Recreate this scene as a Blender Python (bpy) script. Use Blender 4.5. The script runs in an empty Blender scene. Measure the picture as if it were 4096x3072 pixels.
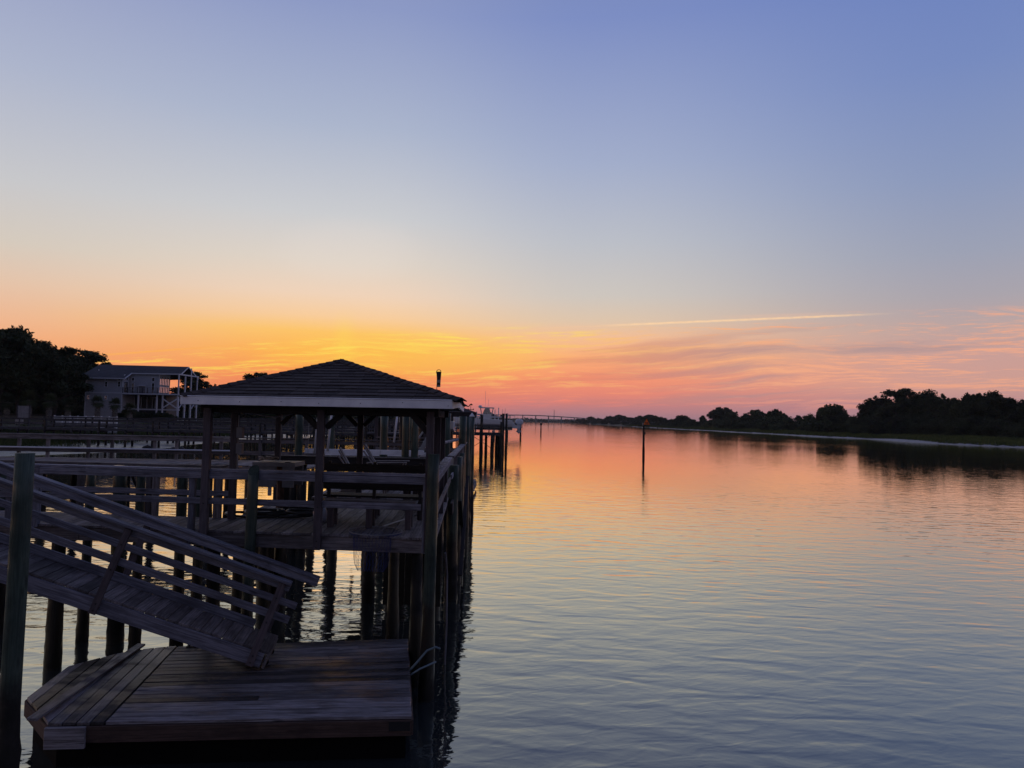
import bpy, bmesh, math, random
import numpy as np
from mathutils import Vector, Matrix, noise as mnoise
random.seed(7); rng = np.random.default_rng(7)
SC = bpy.context.scene
COL = SC.collection
R = math.radians

# ------------------------------------------------------------------ camera
cam = bpy.data.objects.new('camera', bpy.data.cameras.new('camera'))
COL.objects.link(cam)
cam.data.sensor_width = 36; cam.data.lens = 25.14
cam.data.clip_start = .1; cam.data.clip_end = 12000
cam.matrix_world = Matrix.Translation((0, 0, 3.9)) @ Matrix.Rotation(R(92.91), 4, 'X') @ Matrix.Rotation(R(1.1), 4, 'Z')
SC.camera = cam
SC.view_settings.view_transform = 'Standard'
SC.view_settings.look = 'None'
SC.view_settings.exposure = 0; SC.view_settings.gamma = 1
SC.view_settings.use_curve_mapping = False
SC.cycles.max_bounces = 6; SC.cycles.glossy_bounces = 3; SC.cycles.diffuse_bounces = 2
SC.cycles.transmission_bounces = 2; SC.cycles.caustics_reflective = False; SC.cycles.caustics_refractive = False

def lin(c):
    return tuple(((v / 255) / 12.92 if v / 255 <= .04045 else (((v / 255) + .055) / 1.055) ** 2.4) for v in c) + (1,)

class Nodes:
    def __init__(s, tree): s.t = tree; s.n = tree.nodes; s.l = tree.links
    def put(s, sock, v):
        if isinstance(v, bpy.types.NodeSocket): s.l.new(v, sock)
        elif v is not None: sock.default_value = v
    def m(s, op, *a, clamp=False):
        n = s.n.new('ShaderNodeMath'); n.operation = op; n.use_clamp = clamp
        for i, v in enumerate(a): s.put(n.inputs[i], v)
        return n.outputs[0]
    def smooth(s, v, a, b):
        n = s.n.new('ShaderNodeMapRange'); n.interpolation_type = 'SMOOTHSTEP'
        s.put(n.inputs[0], v); n.inputs[1].default_value = a; n.inputs[2].default_value = b
        return n.outputs[0]
    def rng(s, v, a, b, c, d):
        n = s.n.new('ShaderNodeMapRange'); s.put(n.inputs[0], v)
        for i, q in enumerate((a, b, c, d)): n.inputs[i + 1].default_value = q
        return n.outputs[0]
    def mix(s, f, a, b, mode='MIX'):
        n = s.n.new('ShaderNodeMix'); n.data_type = 'RGBA'; n.blend_type = mode
        s.put(n.inputs[0], f); s.put(n.inputs[6], a); s.put(n.inputs[7], b)
        return n.outputs[2]
    def xyz(s, x, y, z):
        n = s.n.new('ShaderNodeCombineXYZ')
        for i, v in enumerate((x, y, z)): s.put(n.inputs[i], v)
        return n.outputs[0]
    def sep(s, v):
        n = s.n.new('ShaderNodeSeparateXYZ'); s.put(n.inputs[0], v); return n.outputs
    def noise(s, vec, scale=5, detail=4, rough=.5, dist=0, dim='3D'):
        n = s.n.new('ShaderNodeTexNoise'); n.noise_dimensions = dim
        s.put(n.inputs['Vector'], vec); n.inputs['Scale'].default_value = scale
        n.inputs['Detail'].default_value = detail; n.inputs['Roughness'].default_value = rough
        n.inputs['Distortion'].default_value = dist
        return n.outputs[0]
    def scale(s, vec, sc, loc=(0, 0, 0)):
        n = s.n.new('ShaderNodeMapping'); s.put(n.inputs[0], vec)
        n.inputs['Scale'].default_value = sc; n.inputs['Location'].default_value = loc
        return n.outputs[0]
    def ramp(s, f, stops):
        n = s.n.new('ShaderNodeValToRGB'); s.put(n.inputs[0], f); e = n.color_ramp.elements
        e[0].position, e[0].color = stops[0]; e[1].position, e[1].color = stops[-1]
        for p, c in stops[1:-1]:
            k = e.new(p); k.color = c
        return n.outputs[0]

# ------------------------------------------------------------------ sky (dawn, sun just under the cloud bank at azimuth -13 degrees)
W = bpy.data.worlds.new('World'); SC.world = W; W.use_nodes = True
wt = W.node_tree; wt.nodes.clear(); k = Nodes(wt)
tc = wt.nodes.new('ShaderNodeTexCoord')
X, Y, Zc = k.sep(tc.outputs['Generated'])[:3]
el = k.m('MULTIPLY', k.m('ARCSINE', Zc), 57.2958)
az = k.m('MULTIPLY', k.m('ARCTAN2', X, Y), 57.2958)
ef = k.m('DIVIDE', el, 60, clamp=True)
def band(st): return k.ramp(ef, [(e / 60, lin(c)) for e, c in st])
cL = band([(0, (226, 134, 98)), (1.5, (242, 150, 100)), (4, (245, 168, 118)), (6, (240, 184, 146)), (8.5, (229, 197, 172)), (11, (214, 203, 190)), (15, (200, 200, 203)), (22, (173, 181, 204)), (30, (146, 156, 196)), (60, (82, 88, 124))])
cS = band([(0, (190, 116, 114)), (1.2, (230, 122, 102)), (3, (250, 146, 86)), (5, (255, 176, 82)), (6.6, (255, 198, 104)), (7.8, (250, 206, 156)), (9.5, (241, 212, 186)), (12, (224, 212, 199)), (15.5, (204, 205, 208)), (22, (172, 182, 205)), (30, (141, 154, 197)), (60, (82, 88, 124))])
cC = band([(0, (158, 124, 136)), (1.2, (196, 129, 130)), (2.2, (233, 136, 116)), (3.5, (248, 150, 112)), (5.2, (253, 178, 122)), (6.8, (244, 192, 152)), (8, (224, 198, 172)), (10, (207, 199, 191)), (14, (189, 192, 200)), (20, (163, 174, 203)), (30, (125, 142, 195)), (60, (78, 86, 126))])
cR = band([(0, (166, 132, 142)), (1.5, (180, 136, 142)), (3, (208, 158, 146)), (5, (203, 160, 152)), (7, (188, 165, 162)), (9, (171, 165, 173)), (12, (157, 162, 181)), (17, (139, 153, 188)), (24, (119, 139, 191)), (31, (107, 129, 190)), (60, (76, 84, 126))])
cB = band([(0, (104, 98, 110)), (8, (100, 98, 116)), (20, (92, 96, 122)), (40, (82, 88, 124)), (60, (78, 85, 124))])
sky = k.mix(k.smooth(az, -38, -15), cL, cS)
sky = k.mix(k.smooth(az, -12, 7), sky, cC)
sky = k.mix(k.smooth(az, 6, 34), sky, cR)
sky = k.mix(k.smooth(k.m('ABSOLUTE', k.m('ADD', az, 4)), 75, 165), sky, cB)
yc = k.m('MAXIMUM', Y, .1)
p = k.m('DIVIDE', X, yc); q = k.m('DIVIDE', Zc, yc)
front = k.smooth(Y, .25, .6)
bound = k.m('SUBTRACT', q, k.m('ADD', .124, k.m('MULTIPLY', p, .075)))       # height above the cloud deck's upper edge
sl = k.m('SUBTRACT', q, k.m('MULTIPLY', p, .055))
warp = k.noise(k.xyz(k.m('MULTIPLY', p, 4), k.m('MULTIPLY', sl, 14), 3.3), 1, 3)
sl2 = k.m('ADD', sl, k.m('MULTIPLY', k.m('SUBTRACT', warp, .5), .035))
nb = k.noise(k.xyz(k.m('MULTIPLY', p, 3.2), k.m('MULTIPLY', sl2, 62), 0), 1, 8, .6)
nf = k.noise(k.xyz(k.m('MULTIPLY', p, 15), k.m('MULTIPLY', k.m('ADD', sl2, k.m('MULTIPLY', p, .02)), 240), 5), 1, 8, .68)
edge = k.m('ADD', bound, k.m('MULTIPLY', k.m('SUBTRACT', nb, .5), .05))
deck = k.m('MULTIPLY', k.m('SUBTRACT', 1, k.smooth(edge, -.012, .006)), k.smooth(q, .012, .035))
deck = k.m('MULTIPLY', deck, front)
br = k.m('MULTIPLY', k.m('MULTIPLY', k.smooth(k.m('ADD', k.m('MULTIPLY', nb, .5), k.m('MULTIPLY', nf, .5)), .485, .59), deck), .8)
warmc = k.mix(k.smooth(az, -14, 26), lin((255, 218, 92)), lin((246, 172, 136)))
warmc = k.mix(k.smooth(q, .02, .075), k.mix(k.smooth(az, 5, 25), lin((250, 132, 112)), lin((226, 152, 136))), warmc)
sky = k.mix(br, sky, warmc)
nd = k.noise(k.xyz(k.m('MULTIPLY', p, 2.1), k.m('MULTIPLY', k.m('ADD', sl2, k.m('MULTIPLY', p, -.03)), 34), 9), 1, 7, .58)
dk = k.m('MULTIPLY', k.m('MULTIPLY', k.smooth(nd, .5, .66), deck), k.rng(k.smooth(az, -12, 20), 0, 1, .15, .68))
dk = k.m('MULTIPLY', dk, k.smooth(bound, -.006, -.04))
sky = k.mix(dk, sky, k.mix(k.smooth(az, -5, 25), lin((228, 118, 92)), lin((166, 144, 148))))
# thin high streak of lit cloud along the deck edge, brightest over the sun
rim = k.m('MULTIPLY', k.smooth(k.m('ABSOLUTE', k.m('ADD', edge, .006)), .014, 0), k.m('MULTIPLY', k.smooth(nf, .46, .64), k.m('MULTIPLY', k.smooth(az, -26, -15), k.smooth(az, 11, -1))))
sky = k.mix(k.m('MULTIPLY', rim, .75), sky, lin((255, 228, 104)))
# sun pillar: a faint vertical glow standing over the hidden sun
pil = k.m('MULTIPLY', k.smooth(k.m('ABSOLUTE', k.m('ADD', p, .237)), .022, 0), k.m('MULTIPLY', k.smooth(q, .16, .10), k.smooth(q, .0, .05)))
sky = k.mix(k.m('MULTIPLY', pil, .26), sky, lin((255, 226, 90)))
d2 = k.m('ADD', k.m('POWER', k.m('DIVIDE', k.m('ADD', p, .15), .20), 2), k.m('POWER', k.m('DIVIDE', k.m('SUBTRACT', q, .088), .030), 2))
sky = k.mix(k.m('MULTIPLY', k.m('MULTIPLY', k.smooth(d2, 1.6, 0), front), .42), sky, lin((255, 206, 84)))      # brightest part of the dawn glow
d3 = k.m('ADD', k.m('POWER', k.m('DIVIDE', k.m('ADD', p, .237), .10), 2), k.m('POWER', k.m('DIVIDE', k.m('SUBTRACT', q, .235), .045), 2))
sky = k.mix(k.m('MULTIPLY', k.m('MULTIPLY', k.smooth(d3, 1.6, 0), front), .16), sky, lin((238, 226, 218)))
def trail(q0, p0, slope, pa, pb, width, col, st, z):
    global sky
    wob = k.m('MULTIPLY', k.m('SUBTRACT', k.noise(k.xyz(k.m('MULTIPLY', p, 60), 0, z), 1, 4, .6), .5), .0016)
    d = k.m('ABSOLUTE', k.m('ADD', wob, k.m('SUBTRACT', q, k.m('ADD', q0, k.m('MULTIPLY', k.m('SUBTRACT', p, p0), slope)))))
    br = k.noise(k.xyz(k.m('MULTIPLY', p, 90), k.m('MULTIPLY', q, 300), z), 1, 4, .6)
    f = k.m('MULTIPLY', k.smooth(d, width, width * .2), k.m('MULTIPLY', k.smooth(p, pa, pa + .09), k.smooth(p, pb, pb - .14)))
    f = k.m('MULTIPLY', k.m('MULTIPLY', f, k.rng(br, .3, .7, .45, 1)), front)
    sky = k.mix(k.m('MULTIPLY', f, st), sky, lin(col))
trail(.0794, -.586, .094, -.62, -.36, .0022, (255, 178, 84), .8, 1)
trail(.1313, .06, .0618, .10, .55, .0023, (255, 214, 168), 1.0, 2)
trail(.1313, .06, .0618, -.02, .2, .0012, (250, 200, 150), .45, 3)
trail(.1545, .38, .05, .26, .52, .0045, (240, 190, 158), .3, 4)
bg = wt.nodes.new('ShaderNodeBackground'); k.l.new(sky, bg.inputs[0]); bg.inputs[1].default_value = 1.0
wo = wt.nodes.new('ShaderNodeOutputWorld'); k.l.new(bg.outputs[0], wo.inputs[0])

sun = bpy.data.objects.new('sun', bpy.data.lights.new('sun', 'SUN')); COL.objects.link(sun)
sun.data.energy = .025; sun.data.angle = R(18); sun.data.color = (1, .55, .3)
sun.matrix_world = Matrix.Rotation(R(13.3), 4, 'Z') @ Matrix.Rotation(R(-87), 4, 'X')

# ------------------------------------------------------------------ materials
MATS = {}
def newmat(name):
    m = bpy.data.materials.new(name); m.use_nodes = True; m.node_tree.nodes.clear(); MATS[name] = m
    kk = Nodes(m.node_tree); o = kk.n.new('ShaderNodeOutputMaterial')
    b = kk.n.new('ShaderNodeBsdfPrincipled'); kk.l.new(b.outputs[0], o.inputs[0])
    return m, kk, b, o
def bump(kk, b, h, strength, dist):
    n = kk.n.new('ShaderNodeBump'); n.inputs['Strength'].default_value = strength; n.inputs['Distance'].default_value = dist
    kk.l.new(h, n.inputs['Height']); kk.l.new(n.outputs[0], b.inputs['Normal'])
def wood(name, c1, c2, rough=.75, spread=.45, gz=None, sheen=.3, wet=False):
    m, kk, b, o = newmat(name)
    t = kk.n.new('ShaderNodeTexCoord'); inf = kk.n.new('ShaderNodeObjectInfo')
    off = kk.xyz(kk.m('MULTIPLY', inf.outputs['Random'], 37), kk.m('MULTIPLY', inf.outputs['Random'], 91), 0)
    v = kk.n.new('ShaderNodeVectorMath'); v.operation = 'ADD'; kk.l.new(t.outputs['Object'], v.inputs[0]); kk.l.new(off, v.inputs[1])
    g = kk.noise(kk.scale(v.outputs[0], (1.1, 26, 26)), 1.6, 7, .62, .6)
    g2 = kk.noise(kk.scale(v.outputs[0], (4, 120, 120)), 1.2, 3, .6, .2)
    st = kk.noise(kk.scale(v.outputs[0], (1.2, 2.5, 2.5)), 1.5, 4, .6)
    kn = kk.n.new('ShaderNodeTexVoronoi'); kk.l.new(kk.scale(v.outputs[0], (1.6, 7, 7)), kn.inputs['Vector']); kn.inputs['Scale'].default_value = 1
    knot = kk.smooth(kn.outputs['Distance'], .16, .05)
    f = kk.smooth(kk.m('ADD', kk.m('MULTIPLY', g, .65), kk.m('MULTIPLY', g2, .35)), .38, .62)
    c = kk.mix(f, c1 + (1,), c2 + (1,))
    c = kk.mix(kk.m('MULTIPLY', kk.smooth(st, .42, .68), .55), c, tuple(x * .42 for x in c1) + (1,))
    c = kk.mix(kk.m('MULTIPLY', knot, .7), c, tuple(x * .25 for x in c1) + (1,))
    val = kk.rng(inf.outputs['Random'], 0, 1, 1 - spread, 1 + spread)
    hs = kk.n.new('ShaderNodeHueSaturation'); kk.l.new(c, hs.inputs['Color']); kk.l.new(val, hs.inputs['Value'])
    c = hs.outputs[0]
    if gz is not None:       # wet and fouled by the tide below this height
        geo = kk.n.new('ShaderNodeNewGeometry'); z = kk.sep(geo.outputs['Position'])[2]
        nn = kk.noise(geo.outputs['Position'], 5, 4, .6)
        wet = kk.smooth(kk.m('ADD', z, kk.m('MULTIPLY', nn, .5)), gz + .45, gz + .05)
        c = kk.mix(wet, c, (.012, .012, .01, 1))
    kk.l.new(c, b.inputs['Base Color']); b.inputs['Roughness'].default_value = rough
    b.inputs['Specular IOR Level'].default_value = sheen
    if wet:      # damp, dew soaked patches
        geo = kk.n.new('ShaderNodeNewGeometry'); dn = kk.noise(kk.scale(geo.outputs['Position'], (.8, 1.6, 1)), 1.0, 5, .6)
        kk.l.new(kk.rng(kk.smooth(dn, .42, .6), 0, 1, .28, .85), b.inputs['Roughness'])
    bump(kk, b, kk.m('ADD', kk.m('MULTIPLY', g, 1), kk.m('MULTIPLY', g2, .6)), .8, .009)
    return m
M_wood = wood('weathered_wood', (0.100, 0.087, 0.085), (0.224, 0.203, 0.206))
M_rail = wood('rail_wood', (0.119, 0.119, 0.144), (0.275, 0.275, 0.325), spread=.3)
M_float = wood('float_wood', (.072, .064, .066), (.215, .205, .222), rough=.5, spread=.8, sheen=.5, wet=True)
M_post = wood('post_wood', (0.070, 0.058, 0.065), (0.112, 0.094, 0.100), spread=.3)
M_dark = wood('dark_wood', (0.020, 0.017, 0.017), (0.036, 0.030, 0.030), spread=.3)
M_pile = wood('piling_wood', (.034, .054, .042), (.070, .098, .076), spread=.25, gz=1.35)
M_pileD = wood('old_piling_wood', (0.016, 0.016, 0.016), (0.027, 0.027, 0.025), spread=.25, gz=1.35)
M_fasc = wood('wet_brown_fascia', (.055, .036, .030), (.11, .072, .058), spread=.15)
M_chair = wood('chair_wood', (.13, .11, .10), (.27, .24, .22), spread=.2)
M_far = wood('far_pier_wood', (0.055, 0.055, 0.063), (0.088, 0.085, 0.096), spread=.3)
def plain(name, c, rough=.6, metal=0, var=.15, sc=3, bmp=0, spec=.4):
    m, kk, b, o = newmat(name)
    t = kk.n.new('ShaderNodeTexCoord')
    n = kk.noise(t.outputs['Object'], sc, 5, .6)
    kk.l.new(kk.mix(kk.smooth(n, .3, .7), tuple(x * (1 - var) for x in c) + (1,), tuple(min(1, x * (1 + var)) for x in c) + (1,)), b.inputs['Base Color'])
    b.inputs['Roughness'].default_value = rough; b.inputs['Metallic'].default_value = metal; b.inputs['Specular IOR Level'].default_value = spec
    if bmp: bump(kk, b, n, .4, bmp)
    return m
M_white = plain('white_trim_paint', (.84, .86, .92), .55, var=.14, sc=2.2)
M_beige = plain('glow_lit_trim', (.92, .84, .76), .6, var=.04)  # corner fascia: warm sky glow painted into the base colour
M_pvc = plain('white_plastic', (.7, .7, .72), .4, var=.05)
M_alu = plain('dull_metal', (.30, .31, .33), .45, .5)
M_rust = plain('rusty_steel', (.11, .06, .045), .8, var=.5, sc=9)
M_black = plain('black_rubber', (.012, .012, .013), .45)
M_iron = plain('black_iron', (.02, .02, .022), .4, .3)
M_grey = plain('grey_panel', (.20, .20, .22), .6, var=.2)
M_hull = plain('white_gelcoat', (.72, .72, .72), .25, var=.04)
M_cowl = plain('engine_cowl_white', (.68, .70, .74), .25, var=.04)
M_glass = plain('dark_window_glass', (.012, .014, .018), .04, spec=.8); M_glass.node_tree.nodes['Principled BSDF'].inputs['IOR'].default_value = 2.6
M_mirror = plain('reflective_window_glass', (.75, .72, .72), .06, .95, var=0)
M_side = plain('grey_blue_siding', (.36, .38, .43), .8, var=.08)
M_fencew = plain('white_vinyl', (.78, .79, .82), .5, var=.04)
M_trim = plain('house_trim', (.56, .58, .64), .6, var=.05)
M_roofh = plain('dark_house_roof', (.035, .037, .05), .85, var=.25, sc=1.2)
M_conc = plain('bridge_concrete', (.26, .25, .25), .8)
M_bark = plain('bark', (.05, .042, .036), .95, var=.5, sc=6, bmp=.03)
M_palmt = plain('palm_trunk_bark', (.16, .145, .13), .95, var=.5, sc=9, bmp=.03)
M_net = plain('blue_net_cord', (.02, .035, .16), .7)
M_rope = plain('pale_rope', (.32, .28, .25), .8)
M_bluerope = plain('light_blue_hose', (.13, .18, .20), .6)
M_jug = plain('cloudy_jug_plastic', (.30, .33, .40), .3)
M_foam = plain('black_float_drum', (.004, .004, .004), .9, spec=.1)
M_sock = plain('windsock_cloth_dark', (.05, .035, .03), .9)
M_sock2 = plain('windsock_cloth_pale', (.30, .28, .26), .9)
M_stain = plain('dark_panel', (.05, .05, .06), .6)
m_, kk, b, o = newmat('sign_orange'); b.inputs['Base Color'].default_value = (1, .20, .015, 1); b.inputs['Roughness'].default_value = .4
b.inputs['Emission Color'].default_value = (1, .15, .01, 1); b.inputs['Emission Strength'].default_value = 0; M_sign = m_
# shingles
m_, kk, b, o = newmat('asphalt_shingle'); M_sh = m_
inf = kk.n.new('ShaderNodeObjectInfo'); t = kk.n.new('ShaderNodeTexCoord')
gr = kk.noise(t.outputs['Object'], 60, 3, .7); g3 = kk.noise(t.outputs['Object'], 2.5, 4, .6)
c = kk.mix(inf.outputs['Random'], (.024, .018, .019, 1), (.075, .060, .058, 1))
c = kk.mix(kk.m('MULTIPLY', kk.smooth(gr, .4, .65), .5), c, (.085, .07, .07, 1))
c = kk.mix(kk.m('MULTIPLY', kk.smooth(g3, .5, .7), .4), c, (.018, .016, .017, 1))
kk.l.new(c, b.inputs['Base Color']); b.inputs['Roughness'].default_value = .9; b.inputs['Specular IOR Level'].default_value = .2
bump(kk, b, gr, .5, .004)
# leaves
def leafmat(name, c1, c2):
    m, kk, b, o = newmat(name)
    g = kk.n.new('ShaderNodeNewGeometry'); inf = kk.n.new('ShaderNodeObjectInfo')
    n = kk.noise(g.outputs['Position'], .35, 5, .65)
    c = kk.mix(kk.smooth(n, .35, .65), c1 + (1,), c2 + (1,))
    hs = kk.n.new('ShaderNodeHueSaturation'); kk.l.new(c, hs.inputs['Color'])
    kk.l.new(kk.rng(inf.outputs['Random'], 0, 1, .7, 1.3), hs.inputs['Value'])
    kk.l.new(hs.outputs[0], b.inputs['Base Color']); b.inputs['Roughness'].default_value = .85; b.inputs['Specular IOR Level'].default_value = .15
    return m
M_leaf = leafmat('dark_foliage', (.022, .032, .018), (.045, .06, .03))
M_leaf2 = leafmat('bank_foliage', (.03, .042, .022), (.06, .08, .036))
M_palm = leafmat('palm_fronds', (.04, .055, .028), (.075, .095, .045))
M_grass = leafmat('marsh_grass', (.035, .05, .016), (.075, .095, .03))
M_grassR = leafmat('bank_marsh_grass', (.04, .055, .016), (.08, .10, .03))
# ground, mud, sand
def earth(name, c1, c2, rough, sc, bm):
    m, kk, b, o = newmat(name); g = kk.n.new('ShaderNodeNewGeometry')
    n = kk.noise(g.outputs['Position'], sc, 8, .65)
    kk.l.new(kk.mix(kk.smooth(n, .35, .65), c1 + (1,), c2 + (1,)), b.inputs['Base Color']); b.inputs['Roughness'].default_value = rough
    bump(kk, b, n, .6, bm); return m
M_ground = earth('bank_earth', (.02, .026, .012), (.045, .05, .022), .95, .4, .15)
M_sand = earth('pale_sand', (.22, .21, .21), (.34, .33, .33), .7, .8, .05)
m_, kk, b, o = newmat('wet_mud'); M_mud = m_
g = kk.n.new('ShaderNodeNewGeometry'); n = kk.noise(kk.scale(g.outputs['Position'], (1, .5, 1)), 1.2, 9, .7)
kk.l.new(kk.mix(kk.smooth(n, .4, .62), (.03, .03, .032, 1), (.10, .10, .11, 1)), b.inputs['Base Color'])
kk.l.new(kk.rng(n, .35, .65, .22, .5), b.inputs['Roughness']); b.inputs['IOR'].default_value = 1.9; bump(kk, b, n, .35, .12)
# water
m_ = bpy.data.materials.new('river_water'); m_.use_nodes = True; m_.node_tree.nodes.clear(); M_water = m_
kk = Nodes(m_.node_tree); o = kk.n.new('ShaderNodeOutputMaterial'); g = kk.n.new('ShaderNodeNewGeometry')
P0 = g.outputs['Position']
def rot(vec, a):
    n = kk.n.new('ShaderNodeMapping'); kk.put(n.inputs[0], vec); n.inputs['Rotation'].default_value = (0, 0, R(a)); return n.outputs[0]
w1 = kk.noise(kk.scale(rot(P0, 8), (.85, 2.1, 1)), 1.0, 1.2, .45, .5)
w2 = kk.noise(kk.scale(rot(P0, -14), (2.0, 4.2, 1)), 1.0, 2, .5, .5)
w3 = kk.noise(kk.scale(rot(P0, 25), (4.5, 11.0, 1)), 1.0, 3, .55, .2)
patch = kk.rng(kk.noise(kk.scale(P0, (.05, .03, 1)), 1, 3, .5), .35, .65, .55, 1.25)
xs = kk.sep(P0)
dist = kk.m('SQRT', kk.m('ADD', kk.m('POWER', xs[0], 2), kk.m('POWER', xs[1], 2)))
h = kk.m('ADD', kk.m('MULTIPLY', w1, .0165), kk.m('ADD', kk.m('MULTIPLY', w2, .0056), kk.m('MULTIPLY', w3, .0010)))
h = kk.m('MULTIPLY', h, kk.m('MULTIPLY', patch, kk.rng(xs[1], 8, 60, 1.6, .55)))   # the breeze dies away upriver
bm = kk.n.new('ShaderNodeBump'); bm.inputs['Strength'].default_value = 1; bm.inputs['Distance'].default_value = 1
kk.l.new(h, bm.inputs['Height'])
bm.inputs['Strength'].default_value = 1
fr = kk.n.new('ShaderNodeFresnel'); fr.inputs[0].default_value = 1.34; kk.l.new(bm.outputs[0], fr.inputs['Normal'])
fac = kk.m('SUBTRACT', 1, kk.m('POWER', 2.71828, kk.m('MULTIPLY', fr.outputs[0], -3.9)))
gl = kk.n.new('ShaderNodeBsdfGlossy'); gl.inputs['Roughness'].default_value = .03; gl.inputs['Color'].default_value = (1, .96, .79, 1)
kk.l.new(bm.outputs[0], gl.inputs['Normal'])
df = kk.n.new('ShaderNodeBsdfDiffuse'); df.inputs['Color'].default_value = (.025, .032, .034, 1)
mx = kk.n.new('ShaderNodeMixShader'); kk.l.new(fac, mx.inputs[0]); kk.l.new(df.outputs[0], mx.inputs[1]); kk.l.new(gl.outputs[0], mx.inputs[2])
kk.l.new(mx.outputs[0], o.inputs[0])
WATER_W = (w1, w2, w3)

# ------------------------------------------------------------------ object helpers
WM = {}          # world matrix of every object made here
def link(o, M, parent=None):
    COL.objects.link(o)
    WM[o.name] = M
    if parent is not None:
        o.parent = parent; o.matrix_basis = WM[parent.name].inverted() @ M
    else: o.matrix_basis = M
    return o
def thing(name, label, cat, loc=(0, 0, 0), group=None):
    o = bpy.data.objects.new(name, None); o.empty_display_size = .3
    link(o, Matrix.Translation(loc)); o['label'] = label; o['category'] = cat
    if group: o['group'] = group
    return o
def tag(o, label, cat, group=None):
    o['label'] = label; o['category'] = cat
    if group: o['group'] = group
    return o
BOX = {}
def box_mesh(L, w, h, m, bev):
    key = (round(L, 3), round(w, 3), round(h, 3), m.name, bev)
    if key in BOX: return BOX[key]
    bm = bmesh.new(); bmesh.ops.create_cube(bm, size=1)
    for v in bm.verts: v.co = Vector((v.co.x * L, v.co.y * w, v.co.z * h))
    if bev: bmesh.ops.bevel(bm, geom=list(bm.edges), offset=min(bev, w * .3, h * .3), segments=1, affect='EDGES')
    me = bpy.data.meshes.new('board'); bm.to_mesh(me); bm.free(); me.materials.append(m)
    BOX[key] = me; return me
def frame(p0, p1, up=(0, 0, 1)):
    p0 = Vector(p0); p1 = Vector(p1); x = (p1 - p0).normalized(); u = Vector(up)
    y = u.cross(x)
    if y.length < 1e-4: y = Vector((0, 1, 0)).cross(x)
    y.normalize(); z = x.cross(y)
    M = Matrix((x, y, z)).transposed().to_4x4(); M.translation = (p0 + p1) / 2
    return M
def beam(name, p0, p1, w, h, m, parent, up=(0, 0, 1), bev=.004, roll=0):
    """board from p0 to p1, w across, h along 'up'"""
    L = (Vector(p1) - Vector(p0)).length
    o = bpy.data.objects.new(name, box_mesh(L, w, h, m, bev))
    M = frame(p0, p1, up)
    if roll: M = M @ Matrix.Rotation(roll, 4, 'X')
    return link(o, M, parent)
def post(name, x, y, z0, z1, w, m, parent, rz=0, bev=.004, lean=(0, 0)):
    return beam(name, (x, y, z0), (x + lean[0], y + lean[1], z1), w, w, m, parent, up=(math.sin(rz), math.cos(rz), 0), bev=bev)
PIL = {}
def piling(x, y, top, r, m=None, parent=None, lean=(0, 0), bottom=-.8, fouled=True, slant=False, name='piling', sides=14):
    m = m or M_pile
    H = round(top - bottom, 1); key = (H, round(r, 2), m.name, fouled, slant, sides, bottom)
    if key not in PIL:
        bm = bmesh.new(); N = sides; nz = 10 + (16 if fouled else 0)
        zs = [0]
        if fouled: zs = [i * (2.0 / 16) for i in range(17)]
        zs += [zs[-1] + (H - zs[-1]) * (i + 1) / 5 for i in range(5)]
        ring = []
        for z in zs:
            row = []
            for i in range(N):
                a = 2 * math.pi * i / N
                rr = r * (1.08 - .10 * z / H) * (1 + .03 * mnoise.noise(Vector((math.cos(a), math.sin(a), z * .7))))
                if fouled and z < 1.9 :
                    k2 = min(1, (1.9 - z) / .5)
                    rr += k2 * (.012 + .03 * abs(mnoise.noise(Vector((math.cos(a) * 2.5, math.sin(a) * 2.5, z * 7)))))
                zz = z
                if slant and z >= H - 1e-6: zz = z + math.cos(a) * r * .9
                row.append(bm.verts.new((zz, rr * math.cos(a), rr * math.sin(a))))
            ring.append(row)
        for a, b2 in zip(ring, ring[1:]):
            for i in range(N): bm.faces.new((a[i], a[(i + 1) % N], b2[(i + 1) % N], b2[i]))
        bm.faces.new(ring[-1][::-1] if False else ring[-1])
        bmesh.ops.recalc_face_normals(bm, faces=bm.faces)
        me = bpy.data.meshes.new('piling'); bm.to_mesh(me); bm.free(); me.materials.append(m)
        for f in me.polygons: f.use_smooth = len(f.vertices) == 4
        PIL[key] = me
    o = bpy.data.objects.new(name, PIL[key])
    d = Vector((lean[0], lean[1], H)).normalized()
    y2 = Vector((0, 1, 0)); z2 = d.cross(y2).normalized(); y2 = z2.cross(d)
    M = Matrix((d, y2, z2)).transposed().to_4x4() @ Matrix.Rotation(random.choice([0, 1, 2, 3]) * .9 if not slant else 0, 4, 'X')
    M.translation = (x, y, bottom)
    return link(o, M, parent)
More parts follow.
